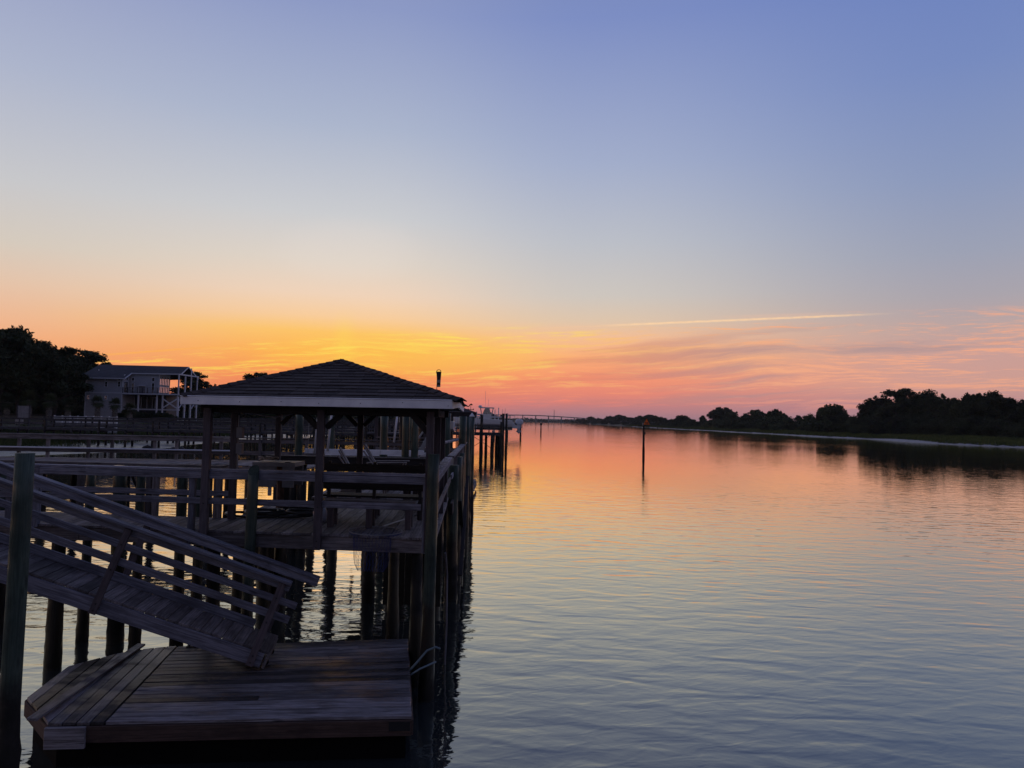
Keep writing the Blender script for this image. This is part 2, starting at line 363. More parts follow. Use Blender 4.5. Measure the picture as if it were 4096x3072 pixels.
class MB:
    def __init__(s): s.v = []; s.f = []; s.mi = []; s.cur = 0
    def add(s, vs, fs):
        n = len(s.v); s.v += [tuple(v) for v in vs]; s.f += [tuple(i + n for i in f) for f in fs]; s.mi += [s.cur] * len(fs)
    def box(s, p0, p1, w, h, up=(0, 0, 1)):
        L = (Vector(p1) - Vector(p0)).length / 2; M = frame(p0, p1, up); vs = []
        for a in (-L, L):
            for b2 in (-w / 2, w / 2):
                for c2 in (-h / 2, h / 2): vs.append(M @ Vector((a, b2, c2)))
        s.add(vs, [(0, 1, 3, 2), (4, 6, 7, 5), (0, 4, 5, 1), (2, 3, 7, 6), (0, 2, 6, 4), (1, 5, 7, 3)])
    def aabb(s, x0, x1, y0, y1, z0, z1):
        s.box((x0, (y0 + y1) / 2, (z0 + z1) / 2), (x1, (y0 + y1) / 2, (z0 + z1) / 2), abs(y1 - y0), abs(z1 - z0))
    def tube(s, pts, r, n=8, closed=False):
        pts = [Vector(p2) for p2 in pts]; rr = r if isinstance(r, (list, tuple)) else [r] * len(pts); vs = []; fs = []
        for i, p2 in enumerate(pts):
            a = pts[i - 1] if (i > 0 or closed) else p2; b2 = pts[(i + 1) % len(pts)] if (i < len(pts) - 1 or closed) else p2
            d = (b2 - a).normalized(); y = d.cross(Vector((0, 0, 1)))
            if y.length < .05: y = d.cross(Vector((0, 1, 0)))
            y.normalize(); z = d.cross(y)
            for j in range(n):
                t = 2 * math.pi * j / n; vs.append(p2 + (y * math.cos(t) + z * math.sin(t)) * rr[i])
        m2 = len(pts)
        for i in range(m2 if closed else m2 - 1):
            for j in range(n):
                a = i * n + j; b2 = i * n + (j + 1) % n; c2 = ((i + 1) % m2) * n + (j + 1) % n; d = ((i + 1) % m2) * n + j
                fs.append((a, b2, c2, d))
        if not closed: fs += [tuple(range(n))[::-1], tuple((m2 - 1) * n + j for j in range(n))]
        s.add(vs, fs)
    def loft(s, rows, close=True, caps=True):
        n = len(rows[0]); vs = [v for r_ in rows for v in r_]; fs = []
        for i in range(len(rows) - 1):
            for j in range(n if close else n - 1):
                fs.append((i * n + j, i * n + (j + 1) % n, (i + 1) * n + (j + 1) % n, (i + 1) * n + j))
        if caps: fs += [tuple(range(n))[::-1], tuple((len(rows) - 1) * n + j for j in range(n))]
        s.add(vs, fs)
    def prism(s, poly, d):
        poly = [Vector(v) for v in poly]; d = Vector(d); n = len(poly)
        vs = poly + [v + d for v in poly]
        s.add(vs, [tuple(range(n))[::-1], tuple(range(n, 2 * n))] + [(i, (i + 1) % n, n + (i + 1) % n, n + i) for i in range(n)])
    def build(s, name, m, parent=None, smooth=False, origin=None):
        me = bpy.data.meshes.new(name)
        og = Vector(origin) if origin is not None else (WM[parent.name].translation if parent is not None else Vector((0, 0, 0)))
        me.from_pydata([tuple(Vector(v) - og) for v in s.v], [], s.f); me.update()
        for mm in (m if isinstance(m, (list, tuple)) else [m]): me.materials.append(mm)
        if isinstance(m, (list, tuple)): me.polygons.foreach_set('material_index', s.mi)
        bm = bmesh.new(); bm.from_mesh(me); bmesh.ops.recalc_face_normals(bm, faces=bm.faces); bm.to_mesh(me); bm.free()
        if smooth: me.polygons.foreach_set('use_smooth', [True] * len(me.polygons))
        o = bpy.data.objects.new(name, me)
        return link(o, Matrix.Translation(og), parent)
# frame of the near pier: a = across (to the right), w = depth behind its front edge
VU = Vector((.9986, .0524, 0)); VV = Vector((-.0524, .9986, 0))
def P(a, w, z=0): return VU * a + VV * (10.29 - .155 * a + w) + Vector((0, 0, z))
def Q(a, b2, z=0): return VU * a + VV * b2 + Vector((0, 0, z))

#@@SETTING
# ------------------------------------------------------------------ water and ground
mb = MB(); S = 4000
mb.add([(-S, -400, 0), (S, -400, 0), (S, 5000, 0), (-S, 5000, 0)], [(0, 1, 2, 3)])
wtr = mb.build('water', M_water); wtr['kind'] = 'structure'
def ss(a, b2, x): t = min(1, max(0, (x - a) / (b2 - a))); return t * t * (3 - 2 * t)
def shoreL(y): return -43 + 2.5 * mnoise.noise(Vector((y * .03, 0, 0))) - 5 * ss(70, 50, y) + .004 * max(0, y - 300) + 10 * ss(300, 700, y) * 0
def shoreR(y): return 115 + 3.5 * mnoise.noise(Vector((y * .02, 7, 0))) + 90 * ss(700, 2500, y) - 5 * ss(240, 200, y) * ss(150, 180, y)
def hL(x, y):
    d = shoreL(y) - x
    z = -.25 + .55 * ss(-1, 9, d) + .35 * ss(5, 11, d)
    z += 1.25 * ss(13, 17, d) + 1.15 * ss(18, 26, d) * ss(96, 112, y) + .06 * mnoise.noise(Vector((x * .4, y * .4, 0)))
    return z
def grid_ground(name, xs, ys, hf, mats, mf):
    vs = [(x, y, hf(x, y)) for y in ys for x in xs]; nx = len(xs); fs = []; mi = []
    for j in range(len(ys) - 1):
        for i in range(nx - 1):
            fs.append((j * nx + i, j * nx + i + 1, (j + 1) * nx + i + 1, (j + 1) * nx + i))
            mi.append(mf((xs[i] + xs[i + 1]) / 2, (ys[j] + ys[j + 1]) / 2))
    mb = MB(); mb.v = vs; mb.f = fs; mb.mi = mi
    o = mb.build(name, mats, smooth=True); o['kind'] = 'structure'; return o
ysL = [20 + i * 1.6 for i in range(110)] + [200 + i * 14 for i in range(60)] + [1050 + 160 * i for i in range(18)]
xsL = [-900, -500, -300, -200, -140, -110, -90, -80] + [-74 + i * .9 for i in range(42)]
grid_ground('river_bank', xsL, ysL, hL, [M_ground], lambda x, y: 0)
# mudflat bared by the low tide
mb = MB(); ymud = [46 + i * 1.2 for i in range(90)]; rows = []
for y in ymud:
    s0 = shoreL(y); e = 2.4 + 2.6 * mnoise.noise(Vector((y * .12, 4, 0))) + 3.0 * ss(62, 78, y) * ss(96, 84, y) + 5 * ss(118, 132, y)
    rows.append([(s0 - 10, y, .42), (s0 - 6, y, .36), (s0 - 2, y, .16), (s0 + e * .5, y, .06), (s0 + e, y, -.05)])
mb.loft(rows, close=False, caps=False)
o = mb.build('mudflat', M_mud, smooth=True); o['kind'] = 'structure'
def hR(x, y):
    d = x - shoreR(y)
    return -.3 + .75 * ss(-1.5, 2.5, d) + .25 * ss(2, 6, d) + 1.1 * ss(9, 24, d) + .08 * mnoise.noise(Vector((x * .3, y * .15, 3)))
ysR = [90 + i * 4 for i in range(120)] + [570 + 30 * i for i in range(60)] + [2370 + i * 200 for i in range(10)]
xsR = [106 + i * 1.1 for i in range(32)] + [145, 155, 170, 200, 260, 400, 900, 2500]
grid_ground('marsh_bank', xsR, ysR, hR, [M_ground, M_sand], lambda x, y: 1 if x - shoreR(y) < 1.3 + 2.2 * ss(185, 200, y) * ss(232, 215, y) and y < 700 else 0)
# far shore behind the bridge
mb = MB(); rows = []
for i in range(41):
    x = -700 + i * 60
    rows.append([(x, 2150 - 60 * ss(500, 900, x), -.5), (x, 2190, 1.5), (x, 2600, 9 + 5 * mnoise.noise(Vector((x * .004, 1, 0)))), (x, 4500, 16 + 9 * mnoise.noise(Vector((x * .003, 2, 0))))])
mb.loft(rows, close=False, caps=False)
o = mb.build('far_shore', M_ground, smooth=True); o['kind'] = 'structure'
# marsh grass
def blades(name, n, fx, hgt, wid, mat):
    vs = np.zeros((n, 3, 3)); i = 0
    while i < n:
        x, y, z = fx(); h2 = hgt * random.uniform(.55, 1.15); a = random.uniform(0, math.pi); w = wid * random.uniform(.6, 1.3)
        dx, dy = math.cos(a) * w, math.sin(a) * w; lx, ly = random.gauss(0, .16) * h2, random.gauss(0, .16) * h2
        vs[i] = ((x - dx, y - dy, z - .05), (x + dx, y + dy, z - .05), (x + lx, y + ly, z + h2)); i += 1
    me = bpy.data.meshes.new(name); me.from_pydata(vs.reshape(-1, 3).tolist(), [], np.arange(n * 3).reshape(-1, 3).tolist()); me.materials.append(mat)
    o = bpy.data.objects.new(name, me); link(o, Matrix.Identity(4)); o['kind'] = 'stuff'; return o
def gL():
    while True:
        y = 50 + 150 * random.random() ** 1.5; d = 3.2 + random.random() ** .8 * 13.5 + 2.2 * mnoise.noise(Vector((y * .25, 0, 9)))
        if d > 3.4 + 3 * mnoise.noise(Vector((y * .12, 4, 0))) * .4: break
    x = shoreL(y) - d; return x, y, hL(x, y)
tag(blades('marsh_grass', 60000, gL, .62, .045, M_grass), 'dark green marsh grass on the left bank behind the mudflat', 'grass')
def gR():
    y = 130 + 620 * random.random() ** 1.7; d = 1.1 + 2.2 * ss(185, 200, y) * ss(232, 215, y) + random.random() ** .8 * 17
    x = shoreR(y) + d; return x, y, hR(x, y)
tag(blades('marsh_grass', 60000, gR, .8, .13, M_grassR), 'green marsh grass strip along the far right bank', 'grass')

# ------------------------------------------------------------------ trees
def rand_dir():
    z = random.uniform(-1, 1); a = random.uniform(0, 2 * math.pi); r = math.sqrt(1 - z * z); return Vector((r * math.cos(a), r * math.sin(a), z))
def crown(kind, seed, leaf=.02, dens=1.0):
    random.seed(seed); cl = []
    if kind == 'oak':
        for i in range(64):
            d = rand_dir(); d.z = abs(d.z) * 1.15 - .5; rr = random.uniform(.55, 1.05)
            cl.append((Vector((d.x * rr * .38, d.y * rr * .38, .60 + d.z * .40 * rr)), random.uniform(.035, .095), .8))
        for i in range(34):
            d = rand_dir(); d.z = abs(d.z) * 1.15 - .4; rr = random.uniform(1.0, 1.22)
            cl.append((Vector((d.x * rr * .38, d.y * rr * .38, .60 + d.z * .40 * rr)), random.uniform(.014, .03), 1))
        cl.append((Vector((.04, 0, .6)), .19, 1)); cl.append((Vector((-.08, .05, .5)), .17, 1))
    elif kind == 'wide':
        for i in range(60):
            a = random.uniform(0, 6.28); rr = random.uniform(.08, .56)
            cl.append((Vector((math.cos(a) * rr, math.sin(a) * rr, .50 + .42 * (1 - rr / .6) ** .6 + random.uniform(-.16, .04))), random.uniform(.035, .095), .7))
        for i in range(6): cl.append((Vector((random.uniform(-.25, .25), random.uniform(-.25, .25), .5)), .17, .8))
    elif kind == 'pine':
        for i in range(56):
            z = random.uniform(.38, .96); a = random.uniform(0, 6.28); rr = random.uniform(.03, .30) * (1.2 - (z - .38) * 1.1)
            cl.append((Vector((math.cos(a) * rr, math.sin(a) * rr, z)), random.uniform(.035, .085), .6))
    elif kind == 'shrub':
        for i in range(44):
            a = random.uniform(0, 6.28); rr = random.uniform(0, .55)
            cl.append((Vector((math.cos(a) * rr, math.sin(a) * rr, random.uniform(.08, .88 - rr * .8))), random.uniform(.07, .17), 1))
    elif kind == 'cedar':
        for i in range(26):
            z = random.uniform(.05, .93); a = random.uniform(0, 6.28); rr = .30 * (1 - z) ** .7 * random.uniform(.3, 1)
            cl.append((Vector((math.cos(a) * rr, math.sin(a) * rr, z)), .05 + .10 * (1 - z), .9))
    vs = []; fs = []
    for c2, r2, fl in cl:
        # inner mass
        n0 = len(vs); N = 7
        for j in range(1, 4):
            for i in range(N):
                th = math.pi * j / 4; ph = 2 * math.pi * (i + .5 * j) / N; rr = r2 * random.uniform(.55, .8)
                vs.append(c2 + Vector((math.sin(th) * math.cos(ph), math.sin(th) * math.sin(ph), math.cos(th) * fl)) * rr)
        for j in range(2):
            for i in range(N): fs.append((n0 + j * N + i, n0 + j * N + (i + 1) % N, n0 + (j + 1) * N + (i + 1) % N, n0 + (j + 1) * N + i))
        fs.append(tuple(n0 + i for i in range(N))); fs.append(tuple(n0 + 2 * N + i for i in range(N)))
        for i in range(int(dens * 2600 * r2 * r2 / (leaf * leaf) * .0062 + 6)):
            d = rand_dir(); d.z *= fl; rr = r2 * (random.uniform(.72, 1.08) if random.random() < .62 else random.uniform(1.0, 1.65))
            q2 = c2 + d * rr; t1 = rand_dir(); t2 = rand_dir().cross(t1).normalized(); s2 = leaf * random.uniform(.55, 1.35)
            n1 = len(vs); vs += [q2 - t1 * s2 * 1.3, q2 + t2 * s2 * .6, q2 + t1 * s2 * 1.3, q2 - t2 * s2 * .6]; fs.append((n1, n1 + 1, n1 + 2, n1 + 3))
    me = bpy.data.meshes.new(kind + '_crown'); me.from_pydata([tuple(v) for v in vs], [], fs); random.seed(seed + 99)
    return me, cl
PROT = {}
for kind, seeds in dict(oak=(1, 2, 3), wide=(4, 5), pine=(6, 7), shrub=(8, 9), cedar=(10,)).items():
    for s in seeds:
        for fine in (0, 1):
            me, cl = crown(kind, s, .017 if fine else .026, 1.0 if fine else 1.1); me.materials.append(M_leaf if fine else M_leaf2)
            tb = MB(); top = .8 if kind != 'shrub' else .4
            tb.tube([(0, 0, -.03), (.01, 0, .15), (-.01, .01, .4), (0, 0, top)], [.028, .022, .017, .006], 7)
            for c2, r2, fl in cl[::3]:
                z0 = max(.12, min(top - .05, c2.z - .22)); tb.tube([(0, 0, z0), (c2.x * .5, c2.y * .5, (z0 + c2.z) / 2 - .02), tuple(c2)], [.010, .007, .003], 5)
            tm = bpy.data.meshes.new('trunk'); tm.from_pydata([tuple(v) for v in tb.v], [], tb.f); tm.materials.append(M_bark)
            PROT[(kind, s, fine)] = (me, tm)
random.seed(21)
TREEN = [0]
def tree(x, y, z, H, key, label, group, wide=1.0, name=None, rz=None):
    me, tm = PROT[key]
    e = bpy.data.objects.new(name or {'oak': 'oak_tree', 'wide': 'spreading_tree', 'pine': 'pine_tree', 'shrub': 'shrub', 'cedar': 'cedar_tree'}[key[0]], None)
    M = Matrix.Translation((x, y, z)) @ Matrix.Rotation(random.uniform(0, 6.28) if rz is None else rz, 4, 'Z') @ Matrix.Diagonal((H * wide, H * wide, H, 1))
    link(e, M); e['label'] = label; e['category'] = 'shrub' if key[0] == 'shrub' else 'tree'; e['group'] = group
    for nm, m2 in (('crown', me), ('trunk', tm)):
        c2 = bpy.data.objects.new(nm, m2); COL.objects.link(c2); c2.parent = e
    return e
def XD(px, D): return (px - 1106) / 1545 * D
ORD = ['first', 'second', 'third', 'fourth', 'fifth', 'sixth', 'seventh', 'eighth', 'ninth', 'tenth', 'eleventh', 'twelfth', 'thirteenth', 'fourteenth', 'fifteenth', 'sixteenth', 'seventeenth', 'eighteenth', 'nineteenth', 'twentieth', 'twenty-first', 'twenty-second', 'twenty-third', 'twenty-fourth', 'twenty-fifth', 'twenty-sixth', 'twenty-seventh', 'twenty-eighth', 'twenty-ninth', 'thirtieth', 'thirty-first', 'thirty-second', 'thirty-third', 'thirty-fourth', 'thirty-fifth', 'thirty-sixth', 'thirty-seventh', 'thirty-eighth', 'thirty-ninth', 'fortieth'] + ['forty-' + s for s in ('first', 'second', 'third', 'fourth', 'fifth', 'sixth', 'seventh', 'eighth', 'ninth')]
LT = [  # px, distance, top height, kind, width, label
    (2, 112, 17.0, ('wide', 4, 1), 1.0, 'tallest spreading oak at the left end of the tree line'),
    (40, 122, 16.2, ('oak', 1, 1), 1.0, 'big rounded oak just right of the tallest tree on the left bank'),
    (72, 128, 13.8, ('oak', 2, 1), .95, 'rounded oak stepping down behind the palms'),
    (-30, 120, 16.5, ('oak', 3, 1), 1.1, 'dense oak cut off by the left picture edge'),
    (120, 124, 14.6, ('pine', 6, 1), 1.3, 'loose crowned pine left of the grey house'),
    (150, 144, 15.6, ('oak', 3, 1), 1.1, 'bushy oak between the pine and the grey house'),
    (178, 152, 16.6, ('pine', 7, 1), 1.4, 'knobbly pine rising behind the left corner of the house roof'),
    (205, 162, 15.2, ('oak', 1, 1), 1.2, 'low oak crown showing over the left end of the house ridge'),
    (237, 166, 14.4, ('wide', 5, 1), 1.0, 'flat tree crown just above the middle of the house ridge'),
    (92, 140, 11.5, ('oak', 2, 1), 1.3, 'dark oak filling the gap behind the pine'),
    (130, 150, 11.0, ('wide', 4, 1), 1.1, 'dark spreading oak deep behind the palms'),
    (60, 135, 11.0, ('wide', 5, 1), 1.2, 'dark oak mass behind the left palms'),
    (330, 172, 9.4, ('oak', 3, 1), 1.3, 'oak hidden behind the house with only its top leaves out'),
    (418, 165, 13.2, ('pine', 6, 1), 1.35, 'pine standing right of the house porch gable'),
    (400, 175, 10.5, ('oak', 1, 1), 1.2, 'oak behind the house porch columns'),
    (440, 170, 8.2, ('shrub', 8, 1), 1.3, 'wide bush right of the house'),
    (470, 190, 12.0, ('oak', 2, 1), 1.1, 'rounded oak touching the left slope of the gazebo roof'),
    (500, 205, 12.8, ('wide', 4, 1), 1.0, 'flat topped oak just above the gazebo roof slope'),
    (528, 215, 13.4, ('oak', 3, 1), .9, 'oak behind the lower left gazebo roof slope'),
    (556, 225, 17.0, ('pine', 7, 1), 1.1, 'umbrella topped pine above the gazebo roof slope'),
    (450, 200, 9.8, ('oak', 1, 1), 1.3, 'low oak at the left eave corner of the gazebo')]
for px, D, top, key, wd, lab in LT:
    zz = 3.0 if D < 200 else 2.4; x = XD(px, D); tree(x, D, zz, (top - zz) / .97, key, lab, 'trees on the left bank', wd)
random.seed(45)
for i in range(8):
    px = 405 + i * 26; D = 168 + 4 * i; tree(XD(px, D), D, 2.2, random.uniform(6.5, 8.0), ('shrub', 8 + i % 2, 1), 'dark bush between the house porch and the gazebo posts, %s from the left' % ORD[i], 'bushes right of the house', 1.5)
random.seed(44)
for i in range(16):
    px = -25 + i * 30; D = 128 + 3 * i; x = XD(px, D)
    tree(x, D, 2.7, random.uniform(5.5, 7.5), ('shrub', 8 + i % 2, 1), 'dark undergrowth bush below the left bank oaks, %s from the left' % ORD[i], 'undergrowth under the left bank trees', 1.3)
KD = {'oak': 'rounded oak', 'wide': 'spreading oak', 'pine': 'loose pine', 'shrub': 'low bush', 'cedar': 'pointed cedar'}
ks = [('oak', 1, 0), ('wide', 4, 0), ('oak', 3, 0), ('shrub', 9, 0), ('oak', 2, 0), ('pine', 6, 0)]
for i in range(18):
    px = 590 + i * 24 + random.uniform(-6, 6); D = 66 * 1545 / (1106 - px); D = min(D, 1500); kd = ks[i % 6]
    tree(XD(px - 10, D * .95), D * .95, 1.8, random.uniform(4.5, 6), ('shrub', 8 + i % 2, 0), 'low bank bush seen under the gazebo roof, %s from the left there' % ['first', 'second', 'third', 'fourth', 'fifth', 'sixth', 'seventh', 'eighth', 'ninth', 'tenth', 'eleventh', 'twelfth', 'thirteenth', 'fourteenth', 'fifteenth', 'sixteenth', 'seventeenth', 'eighteenth'][i], 'bushes far along the left bank', 2.2)
    tree(XD(px, D), D, 2.2, random.uniform(8, 11) * (1.15 if D > 300 else .85), kd, '%s seen under the gazebo roof, %s tree from the left there' % (KD[kd[0]], ORD[i]), 'trees far along the left bank', 1.5)
# right bank: pixel column, height of the top above the horizon in pixels
RT = [(2235, 70, 'oak', 1), (2195, 62, 'oak', 2), (2170, 66, 'pine', 6), (2140, 84, 'oak', 3), (2105, 80, 'oak', 1), (2075, 70, 'wide', 5), (2040, 66, 'oak', 2), (2008, 84, 'oak', 3), (1985, 72, 'oak', 1), (1948, 82, 'pine', 7), (1925, 56, 'oak', 2), (1898, 70, 'oak', 2), (1880, 38, 'shrub', 8), (1845, 30, 'shrub', 9), (1820, 38, 'shrub', 8), (1798, 50, 'oak', 1), (1775, 40, 'cedar', 10), (1752, 32, 'shrub', 9), (1725, 22, 'cedar', 10), (1695, 26, 'shrub', 8), (1678, 36, 'oak', 3), (1655, 24, 'shrub', 9), (1632, 33, 'wide', 4), (1605, 22, 'shrub', 8), (1582, 30, 'oak', 2), (1562, 38, 'wide', 5), (1540, 14, 'shrub', 9), (1518, 18, 'cedar', 10), (1495, 13, 'shrub', 8), (1475, 19, 'oak', 1), (1452, 12, 'shrub', 9), (1430, 14, 'oak', 2), (1408, 18, 'wide', 4), (1385, 16, 'oak', 3), (1362, 12, 'oak', 1), (1340, 17, 'wide', 5), (1318, 14, 'oak', 2), (1296, 10, 'shrub', 8), (1278, 12, 'oak', 3), (1262, 9, 'shrub', 9), (1250, 7, 'oak', 1)]
RT2 = []
for i, (px, hp, kd, s) in enumerate(RT):
    X0 = 143 + random.uniform(-3, 8) + (4 if hp > 60 else 0)
    D = min(X0 * 1545 / (px - 1106), 1500)
    H = 3.9 + hp * D / 1545 - 1.3
    wd = {'oak': 1.1, 'wide': 1.1, 'pine': 1.4, 'shrub': 1.15, 'cedar': 1.0}[kd]
    if hp < 30: wd *= 1.5
    tree(XD(px, D), D, 1.2, H / .96, (kd, s, 1 if px > 1850 else 0), '%s on the right bank, %s tree from the right picture edge' % (KD[kd], ORD[i]), 'trees along the right bank', wd)
    RT2.append((px, hp, D))
for i, (px, hp, D) in enumerate(RT2):         # thicket under and between the crowns
    kd = ('shrub', 8 + i % 2, 1 if px > 1850 else 0)
    DD = D * .94; tree(XD(px - 11, DD), DD, 1.1, max(3.2, min(8.5, hp * .52 * DD / 1545 + 1.8)), kd, 'low thicket bush at the foot of the right bank trees, %s from the right' % ORD[i], 'bushes under the right bank trees', 1.6)

# palms
def palm_crown(seed):
    random.seed(seed); vs = []; fs = []
    for i in range(64):
        a = random.uniform(0, 6.28); el = R(random.uniform(-55, 80)); L = random.uniform(.75, 1.15)
        d = Vector((math.cos(a) * math.cos(el), math.sin(a) * math.cos(el), math.sin(el))); sd = d.cross(Vector((0, 0, 1))).normalized(); upv = sd.cross(d)
        n0 = len(vs); vs += [d * .08 + sd * .012, d * .08 - sd * .012, d * L * .5 - sd * .008, d * L * .5 + sd * .008]; fs.append((n0, n0 + 1, n0 + 2, n0 + 3))
        c2 = d * L * .48
        for j in range(15):
            t = R(-105 + 15 * j); bd = (d * math.cos(t) + sd * math.sin(t)); ln = .62 * (1 - .25 * abs(j - 7) / 7) * random.uniform(.85, 1.1)
            tip = c2 + bd * ln + Vector((0, 0, -.16 * random.random())); wv = bd.cross(upv).normalized() * .02
            n0 = len(vs); vs += [c2 + wv * .4, c2 + bd * ln * .5 + wv, tip, c2 + bd * ln * .5 - wv]; fs.append((n0, n0 + 1, n0 + 2, n0 + 3))
    me = bpy.data.meshes.new('palm_crown'); me.from_pydata([tuple(v) for v in vs], [], fs); me.materials.append(M_palm); return me
PC = [palm_crown(s) for s in (31, 32, 33)]
tb = MB(); tb.tube([(0, 0, -.1), (.02, 0, .5), (-.01, 0, 1)], [.21, .24, .2], 10)
for i in range(70):
    a = i * 2.4; z = .04 + i * .0135; d = Vector((math.cos(a), math.sin(a), 0)); tb.box(d * .2 + Vector((0, 0, z)), d * .31 + Vector((0, 0, z + .05)), .09, .015)
PT = bpy.data.meshes.new('palm_trunk'); PT.from_pydata([tuple(v) for v in tb.v], [], tb.f); PT.materials.append(M_palmt)
random.seed(5)
for i, (x, y, zb, th, cr, lab) in enumerate([
    (-76.1, 108, 2.8, 2.4, 2.9, 'sabal palm at the left picture edge behind the dark fence'),
    (-72.8, 108, 2.8, 2.8, 3.1, 'tallest sabal palm behind the left end of the white fence'),
    (-70.4, 109, 2.8, 2.6, 2.6, 'sabal palm right beside the tallest one'),
    (-66.9, 108, 2.8, 2.1, 2.5, 'sabal palm with a bare trunk left of the house corner'),
    (-63.6, 110, 2.8, 2.6, 2.3, 'sabal palm in front of the house\'s lower left wall'),
    (-61.5, 111, 2.8, 2.3, 2.2, 'sabal palm between the house\'s lower windows'),
    (-58.6, 110, 2.8, 1.6, 2.2, 'short palm in front of the house\'s lower right corner')]):
    e = thing('palm_tree', lab, 'palm', (x, y, zb), 'palms in front of the house')
    t = bpy.data.objects.new('trunk', PT); t.scale = (1.5, 1.5, th); COL.objects.link(t); t.parent = e
    c2 = bpy.data.objects.new('crown', PC[i % 3]); c2.scale = (cr * .55,) * 3; c2.location = (0, 0, th + .1); c2.rotation_euler = (0, 0, i * 1.3); COL.objects.link(c2); c2.parent = e
#@@HOUSE
# ------------------------------------------------------------------ the grey house on the left bank
def H3(zx, zy, bk=0):
    px = (300 + zx * .2532) * .54; py = (1420 + zy * .2532) * .54; hor = 890.3 + (px - 180) * .0192; D = 130 + bk
    return Vector(((px - 1106) * D / 1545, D, 3.9 + (hor - py) * D / 1545))
house = thing('beach_house', 'tall pale grey house on stilts with dark roof and porch on the left bank', 'house', (-70, 132, 2.8))
def solid(name, pts, d, m, par): mb = MB(); mb.prism(pts, d); return mb.build(name, m, par)
A0 = H3(170, 360); A1 = H3(745, 372); zg = 2.6
def wallbox(name, x0, x1, y0, y1, z0, z1, m, par): mb = MB(); mb.aabb(x0, x1, y0, y1, z0, z1); return mb.build(name, m, par)
xl = A0.x; xr = A1.x; ze = 3.15 + 6.95; zb = 3.15 + 4.35
wallbox('wall', xl, xr, 130, 139, zg, ze + .35, M_side, house)
wallbox('belt_board', xl - .03, xr + .03, 129.95, 139.05, zb - .12, zb + .12, M_trim, house)
for xx in (xl, xr): wallbox('corner_board', xx - .07, xx + .07, 129.93, 130.07, zg, ze + .1, M_trim, house)
B0 = H3(835, 400, 2.2).x; B1 = H3(1325, 400, 2.2).x; zr = 3.15 + 8.05
wallbox('wall', xr + .002, B1, 132.2, 136.4, zb, zr, M_side, house)
wallbox('corner_board', B1 - .06, B1 + .06, 132.14, 132.26, zb, zr, M_trim, house)
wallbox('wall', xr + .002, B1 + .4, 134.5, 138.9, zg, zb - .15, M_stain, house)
# windows in the front walls
def window(cx, y, z0, z1, w, nmull=1, face='f', glass=None):
    mb = MB()
    t = .1
    if face == 'f':
        for a in (cx - w / 2 - t, cx + w / 2): mb.aabb(a, a + t, y - .07, y + .02, z0 - t, z1 + t)
        for a in (z0 - t, z1): mb.aabb(cx - w / 2, cx + w / 2, y - .065, y + .02, a, a + t)
        for i in range(nmull): zc = z0 + (z1 - z0) * (i + 1) / (nmull + 1); mb.aabb(cx - w / 2, cx + w / 2, y - .05, y, zc - .025, zc + .025)
        fr = mb.build('window', M_trim, house); g = MB(); g.aabb(cx - w / 2, cx + w / 2, y - .03, y - .005, z0, z1); g.build('pane', M_glass, fr)
    else:
        for a in (y - w / 2 - t, y + w / 2): mb.aabb(cx - .02, cx + .07, a, a + t, z0 - t, z1 + t)
        for a in (z0 - t, z1): mb.aabb(cx - .02, cx + .065, y - w / 2, y + w / 2, a, a + t)
        fr = mb.build('window', M_trim, house); g = MB(); g.aabb(cx + .005, cx + .03, y - w / 2, y + w / 2, z0, z1); g.build('pane', glass or M_glass, fr)
for zx in (489, 693):
    a = H3(zx, 430); window(a.x, 130, H3(zx, 500).z, H3(zx, 425).z, .40); window(a.x, 130, H3(zx, 400).z, H3(zx, 382).z, .40, 0)
for zx, z0, z1 in ((215, 700, 640), (493, 700, 645), (620, 890, 830)): window(H3(zx, 650).x, 130, H3(zx, z0).z, H3(zx, z1).z, .42)
for zx in (910, 1232):
    a = H3(zx, 400, 2.2); window(a.x, 132.2, H3(zx, 415, 2.2).z, H3(zx, 362, 2.2).z, .42, 0); window(a.x, 132.2, H3(zx, 560, 2.2).z, H3(zx, 448, 2.2).z, .42)
# shuttered opening with awning rail
a = H3(1063, 500, 2.2); mb = MB(); mb.aabb(a.x - .62, a.x + .62, 132.08, 132.18, zb + .1, zb + 1.35); mb.build('shutter', M_grey, house)
mb = MB(); mb.aabb(a.x - .8, a.x + .8, 131.9, 132.18, zb + 1.42, zb + 1.52)
for s in (-.66, .66): mb.aabb(a.x + s - .05, a.x + s + .05, 132.06, 132.18, zb + .1, zb + 1.42)
mb.build('awning_frame', M_trim, house)
# French door and fixed light in the side wall of the left block
window(xr, 131.1, zb + .15, zb + 2.1, 1.3, face='s'); window(xr, 131.1, zb + 2.5, zb + 3.3, 1.2, face='s')
# bank of seaward windows that mirrors the dawn
M_sidewarm = M_trim
for i in range(6):
    yy = 132.6 + i * .62
    for z0, z1 in ((zb + .3, zb + 1.35), (zb + 1.75, zb + 3.25)): window(B1, yy, z0, z1, .38, face='s', glass=M_mirror)
